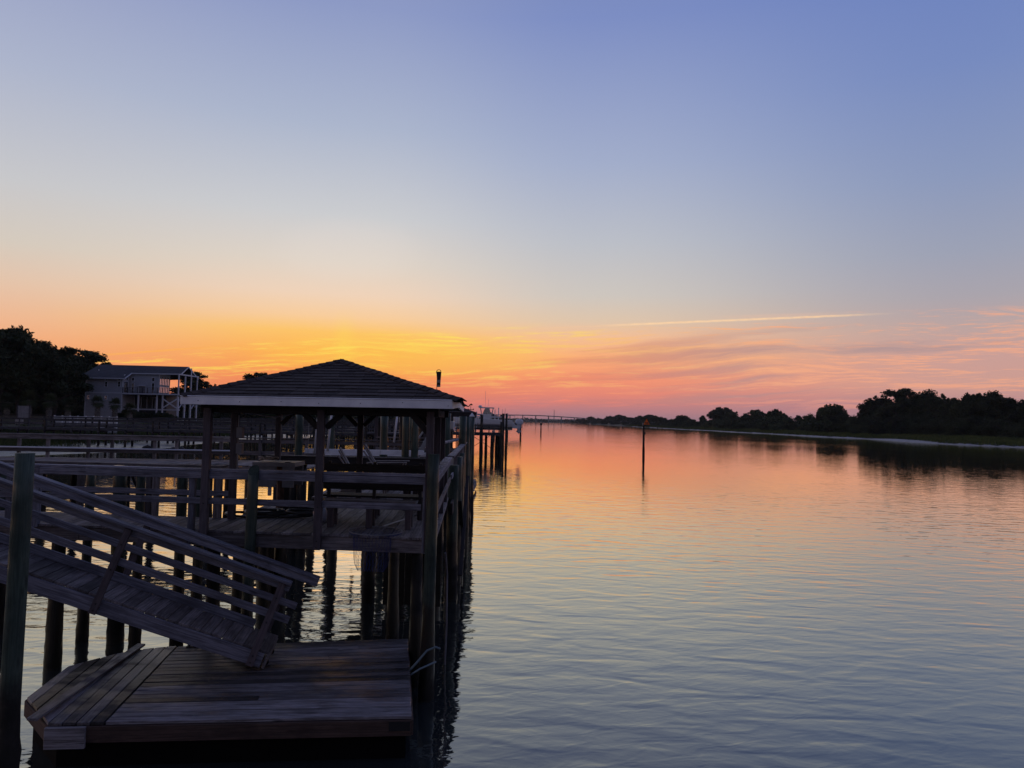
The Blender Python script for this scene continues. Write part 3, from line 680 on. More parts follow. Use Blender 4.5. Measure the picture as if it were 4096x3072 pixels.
# roof planes
rf = MB()
E0 = H3(35, 350, -.6); E1 = H3(780, 366, -.6); E2 = H3(885, 284, 1.9); E3 = H3(1672, 297, 1.9); R1 = H3(1783, 186, 5.2); R0 = H3(370, 150, 5.2)
BK0 = Vector((E0.x, 140.5, E0.z)); BK1 = Vector((E3.x, 139.2, E3.z - .5))
def slab(mb, pts, th=.16):
    pts = [Vector(v) for v in pts]; n = (pts[1] - pts[0]).cross(pts[-1] - pts[0]).normalized()
    if n.z < 0: n = -n
    mb.prism(pts, -n * th)
slab(rf, [E0, E1, R0]); slab(rf, [E1, E2, R1, R0]); slab(rf, [E2, E3, R1]); slab(rf, [E0, R0, BK0]); slab(rf, [R0, R1, BK1, BK0])
rf.build('roof', M_roofh, house)
mb = MB()
for a, b2 in ((E0, E1), (E1, E2), (E2, E3), (E3, R1), (R1, BK1)): mb.box(a + Vector((0, -.04, -.1)), b2 + Vector((0, -.04, -.1)), .06, .2)
mb.build('fascia', M_trim, house)
a = H3(362, 250, 1); mb = MB(); mb.tube([a, a + Vector((0, 0, .3))], .05); mb.build('vent_pipe', M_pvc, house)
# raised porch
D0 = H3(745, 600, -.2); D1 = H3(1640, 620, -.2)
mb = MB(); mb.aabb(xr + .08, D1.x, 129.8, 130.0, zb - .2, zb + .02); mb.aabb(D1.x - .15, D1.x, 130.0, 138.3, zb - .2, zb + .02); mb.build('deck_fascia', M_trim, house)
mb = MB(); mb.aabb(xr + .1, D1.x - .16, 130.01, 138.2, zb - .12, zb - .01); mb.build('deck', M_dark, house)
mb = MB(); n = 12
x1r = H3(1610, 560, -.2).x
for i in range(n):
    x = xr + .15 + (x1r - xr - .15) * i / (n - 1); mb.aabb(x - .045, x + .045, 129.86, 129.95, zb + .03, zb + 1.05)
for z in (1.02, .12): mb.aabb(xr + .1, x1r, 129.87, 129.94, zb + z, zb + z + .05)
mb.build('deck_railing', M_iron, house)
mb = MB()
for i in range(7): mb.aabb(xr + .1, x1r, 129.895, 129.915, zb + .22 + i * .11, zb + .235 + i * .11)
mb.build('railing_cable', M_iron, house)
for zx, bk in ((1628, 0), (1628, 7.6), (1628, 5.0), (1628, 2.6)):
    q0 = H3(zx, 600, 0)
    mb = MB(); mb.aabb(q0.x - .1, q0.x + .1, 130.05 + bk, 130.25 + bk, zb + .02, zr - .2); mb.build('porch_column', M_trim, house)
    mb = MB(); mb.aabb(q0.x - .13, q0.x + .13, 130.02 + bk, 130.28 + bk, zg, zb - .2); mb.build('stilt', M_trim, house)
q0 = H3(1628, 600, 0)
mb = MB(); mb.aabb(q0.x - .12, q0.x + .12, 130.0, 138.2, zr - .2, zr + .02); mb.build('porch_beam', M_trim, house)
mb = MB(); mb.aabb(q0.x - .04, q0.x + .04, 135.0, 135.3, zr, R1.z - .3); mb.build('gable_post', M_trim, house)
qs = [H3(1385, 600, 0).x, H3(1295, 600, 0).x, H3(1002, 600, 0).x]
for x in qs: mb = MB(); mb.aabb(x - .11, x + .11, 130.05, 130.27, zg + (0 if x == qs[0] else 1.0), zb - .2); mb.build('stilt', M_trim, house)
mb = MB()
zt, zl = zb - .9, zb - 2.6
mb.box((qs[0] + .1, 130.0, zt), (q0.x - .1, 130.0, zl), .06, .22); mb.build('cross_brace', M_trim, house); mb = MB(); mb.box((qs[0] + .1, 129.93, zl), (q0.x - .1, 129.93, zt), .06, .22); mb.build('cross_brace', M_trim, house)
for bk in (.2, 5.2):
    mb = MB(); mb.box((q0.x, 130.2 + bk, zb - .8), (q0.x, 132.5 + bk, zb - 2.6), .06, .2, up=(1, 0, 0)); mb.build('cross_brace', M_trim, house); mb = MB(); mb.box((q0.x + .07, 132.5 + bk, zb - .8), (q0.x + .07, 130.2 + bk, zb - 2.6), .06, .2, up=(1, 0, 0)); mb.build('cross_brace', M_trim, house)
mb = MB(); mb.aabb(H3(835, 820).x, H3(1600, 820).x, 131.5, 131.7, 3.15 + 1.35, 3.15 + 1.6); mb.build('ground_beam', M_trim, house)
for i, zx in enumerate((930, 1040, 1130, 1215, 1262)):
    a = H3(zx, 700, 4); mb = MB(); mb.aabb(a.x - .05, a.x + .05, 134.3, 134.45, 3.15 + 1.7, zb - .5); mb.build('door_trim', M_trim, house)
random.seed(3)
for i, (zx, hh, lab) in enumerate(((820, 2.3, 'dark bush at the left end below the house porch'), (900, 1.9, 'dark bush beneath the house porch, second from the left'), (1010, 2.0, 'dark bush under the middle of the house porch'), (1120, 1.8, 'dark bush under the right half of the house porch'), (1230, 1.9, 'dark bush left of the white cross brace'), (1340, 2.0, 'dark bush beside the white cross brace'), (1450, 1.7, 'dark bush directly below the white cross brace'), (1540, 1.5, 'low bush beside the outer house stilt'))):
    a = H3(zx, 900, -2.5); tree(a.x, a.y, 2.6, hh, ('shrub', 8 + i % 2, 1), lab, 'bushes under the house porch', 1.1)

# white pool fence with pickets on a low wall
f = thing('white_fence', 'white picket fence on a low wall in front of the palms', 'fence', (-64, 100, 2))
fx0, fx1, fy = -64.4, -55.6, 101.0; zf = 2.05
n = 74; pk = box_mesh(.05, .03, 1.02, M_fencew, 0)
for i in range(n):
    x = fx0 + (fx1 - fx0) * (i + .5) / n
    o = bpy.data.objects.new('picket', pk); link(o, Matrix.Translation((x, fy, zf + .72)), f)
for i in range(9):
    x = fx0 + (fx1 - fx0) * i / 8; mb = MB(); mb.aabb(x - .07, x + .07, fy - .08, fy + .08, zf - .6, zf + 1.32); mb.build('post', M_fencew, f)
mb = MB()
for z in (1.2, .25): mb.aabb(fx0, fx1, fy + .02, fy + .06, zf + z - .04, zf + z + .04)
mb.build('rail', M_fencew, f)
mb = MB(); mb.aabb(fx0 - 3, fx1, fy - .05, fy + .2, zf - 1.2, zf + .17); mb.build('low_wall', plain('pale_wall', (.36, .36, .38), .8), f)
f = thing('metal_fence', 'black metal picket fence left of the white one', 'fence', (-70, 100, 2))
pk = box_mesh(.035, .035, 1.5, M_trim, 0); pb = box_mesh(.035, .035, 1.5, M_iron, 0)
for i in range(58):
    x = -72.5 + i * .137; o = bpy.data.objects.new('picket', pb); link(o, Matrix.Translation((x, 99.5, 2.75)), f)
mb = MB()
for z in (2.15, 3.3): mb.aabb(-72.6, -64.5, 99.53, 99.57, z - .03, z + .03)
mb.build('rail', M_iron, f)
g = thing('shed_box', 'grey utility panel on a post at the left pier entrance', 'utility box', (-66.6, 97, 2))
mb = MB(); mb.aabb(-66.9, -65.3, 97, 97.15, 2.9, 4.6); mb.build('panel', M_grey, g)
mb = MB(); mb.aabb(-67.0, -66.85, 96.95, 97.1, 1.0, 4.7); mb.aabb(-65.35, -65.2, 96.95, 97.1, 1.0, 4.7); mb.build('post', M_far, g)
mb = MB(); mb.aabb(-66.9, -66.0, 96.6, 97, 2.2, 2.75); mb.build('meter_box', M_conc, g)

# ------------------------------------------------------------------ long piers beyond (receding up the left bank)
def far_pier(label, x0, x1, y, zd, wd=1.5, rh=.95, bents=3.0, ang=0.0, both=True, parts=True, sub=True):
    e = thing('pier', label, 'pier', (x0, y, 0), 'long timber piers off the left bank')
    ca, sa = math.cos(ang), math.sin(ang)
    def G(x, d, z): return Vector((x0 + (x - x0) * ca - d * sa, y + (x - x0) * sa + d * ca, z))
    mb = MB()
    nb = int((x1 - x0) / .3)
    for i in range(nb):
        x = x0 + (x1 - x0) * (i + .5) / nb; mb.box(G(x, 0, zd - .02 + random.uniform(-.004, .004)), G(x, wd, zd - .02), .27, .04)
    d = mb.build('deck_boards', M_far, e); d['kind'] = 'stuff'
    for dd in (0.03, wd - .03): beam('stringer', G(x0, dd, zd - .17), G(x1, dd, zd - .17), .05, .25, M_far, e, bev=0)
    nn = max(2, int((x1 - x0) / bents)); rows = (0, wd) if both else (wd,)
    for i in range(nn + 1):
        x = x0 + (x1 - x0) * i / nn
        for dd in (0, wd):
            c2 = G(x, dd, 0); piling(c2.x, c2.y, zd + (rh + .02 if i % 2 == 0 else -.1), .11, M_pileD, e, bottom=-.8, sides=8, lean=(random.uniform(-.04, .04), 0))
        if i % 2 == 1 or True:
            for dd in rows:
                c2 = G(x + .1, dd, 0); beam('rail_post', (c2.x, c2.y, zd), (c2.x, c2.y, zd + rh), .09, .09, M_far, e, bev=0)
        beam('cross_beam', G(x, -.25, zd - .38), G(x, wd + .25, zd - .38), .12, .16, M_far, e, bev=0)
    for dd in rows:
        beam('top_rail', G(x0, dd, zd + rh + .02), G(x1, dd, zd + rh + .02), .14, .04, M_far, e, bev=0)
        for z in (rh - .08, rh * .48): beam('side_rail', G(x0, dd, zd + z), G(x1, dd, zd + z), .04, .12, M_far, e, bev=0)
    return e
random.seed(11)
far_pier('long railed timber pier crossing the marsh below the white fence', -64, -13, 80.0, 2.15)
far_pier('second long pier behind the first one across the marsh', -60, -12, 92.0, 2.3, bents=2.6)
far_pier('pier seen between the gazebo posts beyond the marsh piers', -56, -14, 112.0, 2.3, bents=2.4)
far_pier('narrow far pier low under the gazebo roof', -56, -18, 138.0, 2.4, bents=2.6)
far_pier('farthest thin pier under the gazebo roof near the tree line', -56, -20, 175.0, 2.6, bents=3.0)
# platforms and tall pilings standing at their channel ends
for i, (x, y, n) in enumerate(((-12, 80, 4), (-11.5, 96, 5), (-13, 114, 4), (-17, 140, 4))):
    e = thing('dock_platform', ['square platform with tall pilings at the end of the nearest far pier', 'platform with tall pilings behind the nearest far pier end', 'platform with pilings at the third far pier end', 'faraway platform with pilings at the channel edge'][i], 'dock', (x, y, 0), 'pier head platforms')
    beam('deck', (x - 4, y, 2.2), (x + 3, y, 2.2), 4, .2, M_far, e, bev=0)
    for j in range(n):
        for dd in (-1.9, 1.9): piling(x - 3.8 + j * 6.6 / (n - 1), y + dd, random.choice((3.2, 4.4, 4.8)), .14, M_pileD, e, sides=8)
    beam('side_rail', (x - 4, y - 1.95, 3.1), (x + 3, y - 1.95, 3.1), .04, .12, M_far, e, bev=0)
    beam('side_rail', (x - 4, y - 1.95, 2.7), (x + 3, y - 1.95, 2.7), .04, .12, M_far, e, bev=0)
# stumps and an oyster-crusted lump on the mud
for i, (x, y, r) in enumerate(((-38.5, 76, .55), (-36.2, 77, .35), (-35.2, 76.6, .4), (-30.4, 92, .35))):
    mb = MB(); rows = []
    for j in range(6):
        z = j / 5; rr = r * (1 - z ** 2) ** .5 + .02
        rows.append([(x + rr * math.cos(t * .785) * (1 + .25 * mnoise.noise(Vector((t, j, i)))), y + rr * math.sin(t * .785), .05 + z * r * .9) for t in range(8)])
    mb.loft(rows); tag(mb.build('oyster_rock', M_pileD, smooth=True, origin=(x, y, 0)), ['largest dark oyster lump on the bare mudflat', 'small dark lump right of the largest one on the mud', 'dark lump beside the piling on the mud', 'dark stump on the bright mud under the gazebo roof'][i], 'rock', 'dark lumps on the mudflat')

# ------------------------------------------------------------------ middle pier (walkway crossing behind the near one)
pb = thing('pier', 'middle timber walkway with a rail on its far side, behind the near pier', 'pier', tuple(Q(-16, 25)))
a = -26.0; i = 0; random.seed(12)
while a < -8.8:
    beam('deck_board', Q(a, 24.9, 2.2), Q(a + random.uniform(-.01, .01), 27.35, 2.2 + random.uniform(-.004, .004)), .138, .035, M_wood, pb, bev=0); a += .146; i += 1
for b2, z in ((24.95, 2.03), (27.25, 2.03)): beam('stringer', Q(-26, b2, z), Q(-8.8, b2, z), .05, .24, M_wood, pb)
beam('edge_board', Q(-26, 24.86, 1.86), Q(-8.8, 24.86, 1.86), .05, .10, M_wood, pb)
def Bx(x): return x * .9986 + 26.7 * .0524 - .02
for x in (-20.5, -18.07, -17.04 + .0, -15.59, -14.74, -13.2, -12.4, -10.78):
    aa = Bx(x); far = x in (-17.04, -14.74, -12.4); beam('rail_post', Q(aa, 27.3 if True else 24.9, 2.0), Q(aa, 27.3, 3.05), .10, .10, M_wood, pb, up=(0, 1, 0))
beam('top_rail', Q(-26, 27.25, 3.06), Q(-8.8, 27.25, 3.06), .20, .045, M_wood, pb); beam('top_rail', Q(-26, 27.2, 2.96), Q(-8.8, 27.2, 2.96), .04, .14, M_wood, pb)
beam('side_rail', Q(-26, 27.2, 2.50), Q(-8.8, 27.2, 2.50), .04, .15, M_wood, pb)
mb = MB(); mb.tube([Q(-26, 27.12, 2.60), Q(-17, 27.12, 2.585), Q(-8.8, 27.12, 2.57)], .028, 8); mb.build('water_pipe', M_pvc, pb, smooth=True)
for i in range(7):
    aa = -25.5 + i * 2.75
    for b2 in (25.1, 27.1): c2 = Q(aa, b2); piling(c2.x, c2.y, 2.0, .13, M_pileD, pb)
    beam('cross_beam', Q(aa, 24.7, 1.85), Q(aa, 27.4, 1.85), .14, .2, M_wood, pb)
# its bend toward the boat lift
for i in range(22):
    t = (i + .5) / 22; aa = -8.7 + t * 3.4
    beam('deck_board', Q(aa, 24.9 - t * 1.2, 2.2), Q(aa, 27.3, 2.2), .15, .035, M_wood, pb, bev=0)
beam('stringer', Q(-8.78, 24.9, 2.05), Q(-5.3, 23.7, 2.05), .05, .24, M_wood, pb)
beam('top_rail', Q(-8.7, 27.25, 3.06), Q(-1.6, 26.9, 3.04), .16, .045, M_wood, pb); beam('side_rail', Q(-8.7, 27.2, 2.94), Q(-1.6, 26.9, 2.93), .04, .13, M_wood, pb); beam('side_rail', Q(-8.7, 27.2, 2.5), Q(-1.6, 26.9, 2.5), .04, .14, M_wood, pb)
for aa in (-7.9, -6.2, -4.4, -3.0, -1.7): beam('rail_post', Q(aa, 27.1, 2.0), Q(aa, 27.1, 3.02), .10, .10, M_wood, pb, up=(0, 1, 0))
for aa in (-7.5, -5.4): c2 = Q(aa, 24.6); piling(c2.x, c2.y, 2.0, .13, M_pileD, pb)
#@@NEAR
# ------------------------------------------------------------------ near pier: platform and walkway
random.seed(40)
pa = thing('pier', 'near weathered timber pier with railed walkway and deck under the gazebo', 'pier', tuple(P(-2.3, 0)))
ZD = 2.2
a = -9.0
while a < -.62:
    w1_ = 3.95 if a > -4.05 else 1.22
    beam('deck_board', P(a + .07, -.02 + random.uniform(-.012, .006), ZD - .018 + random.uniform(-.003, .003)), P(a + .07, w1_, ZD - .018), .138, .036, M_wood, pa, roll=random.uniform(-.012, .012)); a += .145
beam('edge_board', P(-.55, -.03, ZD - .02), P(-.55, 4.3, ZD - .02), .10, .045, M_wood, pa)
joints = [-9.0, -5.9, -2.22, -.60]
for a0, a1 in zip(joints, joints[1:]):
    beam('fascia_board', P(a0 + .003, .02, 2.065), P(a1 - .003, .02, 2.065), .04, .19, M_wood, pa)
beam('joist', P(-9, 1.15, 2.06), P(-4.05, 1.15, 2.06), .04, .19, M_dark, pa)
for w in (.9, 1.9, 2.9, 3.85): beam('joist', P(-4.0, w, 2.06), P(-.66, w, 2.06), .05, .19, M_dark, pa)
beam('fascia_board', P(-.58, .05, 2.065), P(-.58, 4.3, 2.065), .04, .19, M_dark, pa)
# deck behind the platform, holding the chairs
a = -3.4
while a < -.6:
    beam('deck_board', P(a + .07, 4.65 if a < -1.7 else 3.97, ZD - .02), P(a + .07, 9.9, ZD - .02), .138, .036, M_wood, pa, roll=random.uniform(-.012, .012)); a += .145
for w in (4.7, 6.5, 8.3, 9.8): beam('joist', P(-3.4, w, 2.06), P(-.6, w, 2.06), .05, .19, M_dark, pa)
# front railing
def rail_piece(name, p0, p1, w, h, m=M_rail, up=(0, 0, 1)): return beam(name, p0, p1, w, h, m, pa, up=up)
zt = 3.08
for a0, a1 in ((-9, -6.55), (-6.55, -2.24), (-2.24, -.50)):
    rail_piece('top_rail', P(a0 + .003, .02, zt), P(a1 - .003, .02, zt), .14, .036); rail_piece('face_rail', P(a0 + .003, -.045, zt - .075), P(a1 - .003, -.045, zt - .075), .036, .10)
for a0, a1 in ((-9, -4.9), (-4.9, -2.24), (-2.24, -.72)): rail_piece('mid_rail', P(a0 + .003, -.045, 2.63), P(a1 - .003, -.045, 2.63 + random.uniform(-.01, .01)), .036, .09)
for a in (-8.6, -7.04, -6.6, -4.15, -.66): beam('rail_post', P(a, .0, 1.98 if a > -6 else 2.15), P(a, 0, zt - .02), .085, .085, M_rail, pa, up=tuple(VV))
# back railing of the walkway
for a, w_ in ((-8.2, .09), (-6.62, .09), (-5.40, .09), (-5.29, .09), (-4.21, .12)): beam('rail_post', P(a, 1.24, 2.0), P(a, 1.24, 3.02), w_, .09, M_wood, pa, up=tuple(VV))
rail_piece('top_rail', P(-9, 1.26, 3.04), P(-4.1, 1.26, 3.04), .14, .036, M_wood); rail_piece('mid_rail', P(-9, 1.2, 2.60), P(-4.0, 1.2, 2.60), .036, .09)
# side railing toward the channel
rail_piece('top_rail', P(-.56, -.02, zt), P(-.50, 4.5, zt + .02), .15, .04); rail_piece('face_rail', P(-.53, .02, zt - .085), P(-.47, 4.5, zt - .065), .036, .11)
rail_piece('mid_rail', P(-.50, .03, 2.60), P(-.46, 4.4, 2.66), .036, .10, M_wood)
rail_piece('top_rail', P(-.46, 4.6, 3.12), P(-.28, 14.5, 3.1), .15, .04); rail_piece('mid_rail', P(-.44, 4.6, 2.7), P(-.26, 14.5, 2.7), .036, .10)
rail_piece('top_rail', P(-.9, 8.6, 3.25), P(-.45, 13.2, 3.25), .15, .05)
for w in (2.68, 4.5): beam('rail_post', P(-.56, w, 2.02), P(-.56, w, 3.07), .09, .09, M_post, pa, up=tuple(VV))
for w in (6.3, 8.3, 10.3, 12.3): beam('rail_post', P(-.48 + .012 * w, w, 2.0), P(-.48 + .012 * w, w, 3.12), .09, .09, M_wood, pa, up=tuple(VV))
a = 4.4
for i in range(66):
    beam('deck_board', P(-1.5, 10.0 + i * .147, ZD - .02), P(-.42 + .001 * i, 10.0 + i * .147, ZD - .02), .138, .036, M_wood, pa, bev=0)
beam('stringer', P(-.42, 4.5, 2.05), P(-.25, 19.5, 2.05), .05, .24, M_dark, pa)
# pilings carrying it
for a, w, top, r, dx in ((-6.34, .2, 1.95, .10, .0), (-6.62, 1.5, 3.0, .075, .0), (-6.0, 1.5, 3.0, .11, 0), (-5.66, 1.5, 3.0, .075, 0), (-4.93, 1.5, 3.0, .085, 0), (-4.61, 1.5, 3.0, .08, 0), (-3.97, .6, 1.95, .10, 0), (-3.85, 1.5, 1.95, .10, 0), (-7.9, .3, 1.95, .12, 0), (-8.2, 1.5, 2.9, .12, 0),
                      (-1.23, 1.35, 1.95, .085, 0), (-.76, .3, 1.95, .09, 0), (-4.12, 3.9, 1.95, .13, 0), (-3.9, 4.1, 1.95, .12, 0), (-.75, 2.5, 1.95, .12, 0), (-.75, 4.3, 1.95, .12, 0), 
                      (-2.9, 9.6, 1.95, .12, 0), (-2.15, 4.9, 1.95, .11, 0), (-1.9, 6.6, 1.95, .11, 0), (-1.9, 9.4, 1.95, .12, 0), (-.9, 6.8, 1.95, .12, 0), (-.9, 9.5, 1.95, .12, 0)):
    c = P(a, w); piling(c.x, c.y, top, r, M_pile if top > 2.5 else M_pileD, pa, lean=(random.uniform(-.05, .05), random.uniform(-.03, .03)))
for a, w, top, r in ((-.42, 5.4, 2.9, .115), (-.36, 7.0, 3.0, .115), (-.33, 8.9, 3.05, .11), (-.34, 12.6, 4.0, .12), (-.24, 15.6, 3.95, .12), (-.17, 18.4, 4.0, .11), (-.12, 19.6, 4.1, .10)):
    c = P(a, w); piling(c.x, c.y, top, r, M_pile, pa)
for w0, w1_ in ((5.5, 8.8), (9.0, 12.5)):
    for z0, z1 in ((2.1, .5), (.5, 2.1)):
        beam('cross_brace', P(-.27, w0, z0), P(-.2, w1_, z1), .035, .09, M_dark, pa, up=(1, 0, 0)) if z0 > z1 else beam('cross_brace', P(-.22, w0, z0), P(-.15, w1_, z1), .035, .09, M_dark, pa, up=(1, 0, 0))
beam('cross_brace', P(-5.95, 1.66, 2.9), P(-5.6, 1.72, 2.1), .04, .09, M_dark, pa, up=(0, 1, 0)); beam('cross_brace', P(-5.55, 1.66, 2.75), P(-6.0, 1.72, 1.0), .04, .09, M_dark, pa, up=(0, 1, 0))
beam('cross_brace', P(-3.9, 1.0, 1.85), P(-3.4, 1.3, 1.2), .04, .12, M_dark, pa, up=(0, 1, 0))
for a0, a1, w, zb2 in ((-1.75, -.62, 4.15, .15), (-4.38, -3.98, 3.85, .55)):  # boards added so the bright gaps under the deck go dark
    a = a0
    while a < a1: beam('dark_filler_board', P(a + .07, w, zb2 + random.uniform(0, .12)), P(a + .07, w, 2.0), .138, .035, M_pileD, pa, up=tuple(VV), bev=0); a += .146
mb = MB(); pts = [P(-.38, .5, 1.9), P(-.36, .9, 1.5), P(-.36, 1.2, .6), P(-.38, 1.3, -.2)]; mb.tube(pts, .015, 8); mb.build('mooring_pole', M_grey, pa)
# guide pilings of the float (free standing)
def freepile(x, y, top, r, label, m=None, lean=(0, 0), slant=False, name='piling'):
    return tag(piling(x, y, top, r, m or M_pile, None, lean, slant=slant, sides=20), label, 'piling', 'free standing pilings')
freepile(-1.12, 10.17, 3.44, .083, 'green stained round piling at the right front corner of the near pier', lean=(.03, 0))
freepile(-4.66, 6.85, 3.50, .083, 'nearest green stained piling at the left picture edge in front of the ramp', lean=(.03, 0))
c = P(-3.24, -.085); freepile(c.x, c.y, 3.13, .078, 'piling with a slanted top against the front rail left of the gazebo\'s middle post', slant=True, lean=(.04, 0))

# ------------------------------------------------------------------ gazebo
random.seed(50)
gz = thing('gazebo', 'open gazebo with low shingled hip roof and white fascia on the near pier', 'gazebo', tuple(P(-2.25, 2, 2.2)))
gp = [(-3.93, -.06, 1.98), (-2.22, -.06, 1.98), (-.62, -.04, 2.0), (-3.93, 1.15, 2.2), (-3.93, 3.8, 2.2), (-2.25, 3.8, 2.2), (-.62, 2.1, 2.2), (-.62, 4.15, 2.2)]
for a, w, z0 in gp: beam('post', P(a, w, z0), P(a, w, 4.0), .105, .105, M_post, gz, up=tuple(VV))
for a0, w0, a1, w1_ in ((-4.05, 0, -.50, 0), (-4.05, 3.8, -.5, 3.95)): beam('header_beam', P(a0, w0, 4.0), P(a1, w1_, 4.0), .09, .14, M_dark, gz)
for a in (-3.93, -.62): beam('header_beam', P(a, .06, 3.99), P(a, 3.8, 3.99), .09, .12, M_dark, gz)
for a, w in ((-2.22, .03), (-3.93, 3.8), (-2.25, 3.8)):
    for s in (-1, 1):
        if a + s * .4 < -4: continue
        beam('knee_brace', P(a + s * .07, w, 3.74), P(a + s * .30, w, 3.97), .08, .09, M_dark, gz, up=(0, 1, 0))
beam('knee_brace', P(-.9, 0, 3.97), P(-.66, 0, 3.70), .08, .10, M_dark, gz, up=(0, 1, 0)); beam('knee_brace', P(-.95, 2.1, 3.97), P(-.70, 2.1, 3.72), .08, .10, M_dark, gz, up=(0, 1, 0))
EZ = 4.165
FL, FR, BR, BL = P(-4.24, -.32, EZ), P(-.185, -.32, EZ), P(-.185, 4.1, EZ), P(-4.24, 4.1, EZ); AP = P(-2.28, 1.72, 4.86)
mb = MB()
for tri in ((FL, FR, AP), (FR, BR, AP), (BR, BL, AP), (BL, FL, AP)): mb.prism([v - Vector((0, 0, .010)) for v in tri], (0, 0, -.012))
roof = mb.build('roof', M_dark, gz)
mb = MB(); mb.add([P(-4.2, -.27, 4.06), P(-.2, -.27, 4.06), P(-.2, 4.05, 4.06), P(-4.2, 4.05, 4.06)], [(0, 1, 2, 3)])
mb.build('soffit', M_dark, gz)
beam('fascia_board', P(-4.25, -.335, 4.098), P(-.30, -.335, 4.098), .03, .112, M_white, gz)
beam('drip_edge', P(-4.26, -.34, 4.163), P(-.30, -.34, 4.163), .03, .016, M_white, gz)
beam('fascia_board', P(-4.26, -.28, 4.10), P(-4.26, 4.05, 4.10), .03, .11, M_white, gz)
mb = MB(); pts = []
n = 8; c0 = P(-.298, -.345, 0); c1 = P(-.195, -.05, 0)
top = [c0.lerp(c1, i / n) + Vector((0, 0, 4.15)) for i in range(n + 1)]; bot = [c0.lerp(c1, i / n) + Vector((0, 0, 4.042 + .022 * (i / n))) for i in range(n + 1)]
dd = (c1 - c0).cross(Vector((0, 0, 1))).normalized() * -.03
mb.prism(bot + top[::-1], dd); mb.build('corner_return', M_beige, gz)
beam('fascia_board', P(-.215, .0, 4.10), P(-.215, 4.05, 4.10), .03, .10, M_white, gz)
for i in range(6): beam('rafter', P(-3.9 + i * .65, -.28, 4.09), P(-3.9 + i * .65, .1, 4.11), .04, .06, M_dark, gz)
for x in (-3.98, -3.36, -2.75, -2.2, -1.6, -1.0, -.36):
    mb = MB(); c = P(x, -.352, 4.10 + random.uniform(-.02, .02)); mb.tube([c, c - VV * .006], .006, 6); mb.build('nail', M_iron, gz)
# shingles laid one by one
def shingle_face(E0, E1, A, expo=.125, wid=.30, seed=0):
    random.seed(seed); ex = (E1 - E0).normalized(); L = (E1 - E0).length; foot = E0 + ex * ((A - E0).dot(ex)); up = (A - foot); Ht = up.length; up.normalize(); nrm = ex.cross(up).normalized()
    if nrm.z < 0: nrm = -nrm
    sa = (A - E0).dot(ex); out = []
    kk_ = 0; t = -.02
    while t < Ht - .02:
        t1 = min(t + expo + .05, Ht); off = -random.uniform(0, wid); s = off
        while s < L:
            w = wid * random.choice((.55, .8, 1, 1.2)); sl = lambda tt: sa * max(0, tt) / Ht; sr = lambda tt: L - (L - sa) * max(0, tt) / Ht
            p = []
            lo0, hi0 = max(s + .003, sl(t)), min(s + w - .003, sr(t)); lo1, hi1 = max(s + .003, sl(t1)), min(s + w - .003, sr(t1))
            if hi0 > lo0 + .01:
                if hi1 < lo1: hi1 = lo1 = (lo1 + hi1) / 2
                hgt = random.uniform(.008, .014); jog = random.uniform(-.006, .004)
                b0 = E0 + ex * lo0 + up * (t + jog); b1 = E0 + ex * hi0 + up * (t + jog); c1 = E0 + ex * hi1 + up * t1; c0 = E0 + ex * lo1 + up * t1
                vs = [b0 + nrm * .001, b1 + nrm * .001, c1 - nrm * .012, c0 - nrm * .012, b0 + nrm * hgt, b1 + nrm * hgt, c1 - nrm * .004, c0 - nrm * .004]
                out.append(vs)
            s += w
        t += expo
    return out
FS = [(0, 3, 2, 1), (4, 5, 6, 7), (0, 1, 5, 4), (1, 2, 6, 5), (2, 3, 7, 6), (3, 0, 4, 7)]
for E0_, E1_, ex_, wi_, sd in ((FL, FR, .165, .30, 1), (FR, BR, .2, .5, 2), (BL, FL, .2, .5, 3)):
    for vs in shingle_face(E0_, E1_, AP, ex_, wi_, sd):
        mb = MB(); mb.add(vs, FS); c = sum((Vector(v) for v in vs), Vector()) / 8
        mb.build('shingle', M_sh, roof, origin=c)
mb = MB()
for vs in shingle_face(BR, BL, AP, .2, .5, 4): mb.add(vs, FS)
o = mb.build('rear_shingles', M_sh, roof); o['kind'] = 'stuff'
def hip(E, A, n):
    d = (A - E); L = d.length; d.normalize(); sd = d.cross(Vector((0, 0, 1))).normalized(); un = sd.cross(d)
    for i in range(n):
        t0 = L * i / n - .015; t1 = L * (i + 1) / n + .035; a_ = E + d * t0; b_ = E + d * t1; hh = .03 + random.uniform(-.003, .004)
        mb = MB(); vs = [a_ - sd * .10 + un * (hh - .045), a_ + un * hh, a_ + sd * .10 + un * (hh - .045), b_ - sd * .10 + un * (hh - .062), b_ + un * (hh - .014), b_ + sd * .10 + un * (hh - .062)]
        vs += [v + un * .012 for v in vs]
        mb.add(vs, [(0, 3, 4, 1), (1, 4, 5, 2), (6, 7, 10, 9), (7, 8, 11, 10), (0, 1, 7, 6), (1, 2, 8, 7), (3, 9, 10, 4), (4, 10, 11, 5), (0, 6, 9, 3), (2, 5, 11, 8)])
        mb.build('hip_shingle', M_sh, roof, origin=(a_ + b_) / 2)
for E_ in (FL, FR, BR): hip(E_, AP, 19)
# outlet boxes and conduit on the left posts
for w, z in ((1.15, 3.62), (1.15, 3.36)):
    c = P(-3.83, w - .02, z); mb = MB(); mb.aabb(c.x - .045, c.x + .05, c.y - .05, c.y + .05, c.z - .09, c.z + .08); mb.build('outlet_box', M_grey, gz)
mb = MB(); mb.tube([P(-3.85, 1.1, 3.9), P(-3.85, 1.1, 2.9)], .012, 6); mb.build('conduit', M_grey, gz)
mb = MB(); mb.tube([P(-3.8, .9, 3.95), P(-3.2, .9, 3.88), P(-2.9, .9, 3.93)], .01, 5); mb.build('light_cord', M_pvc, gz)

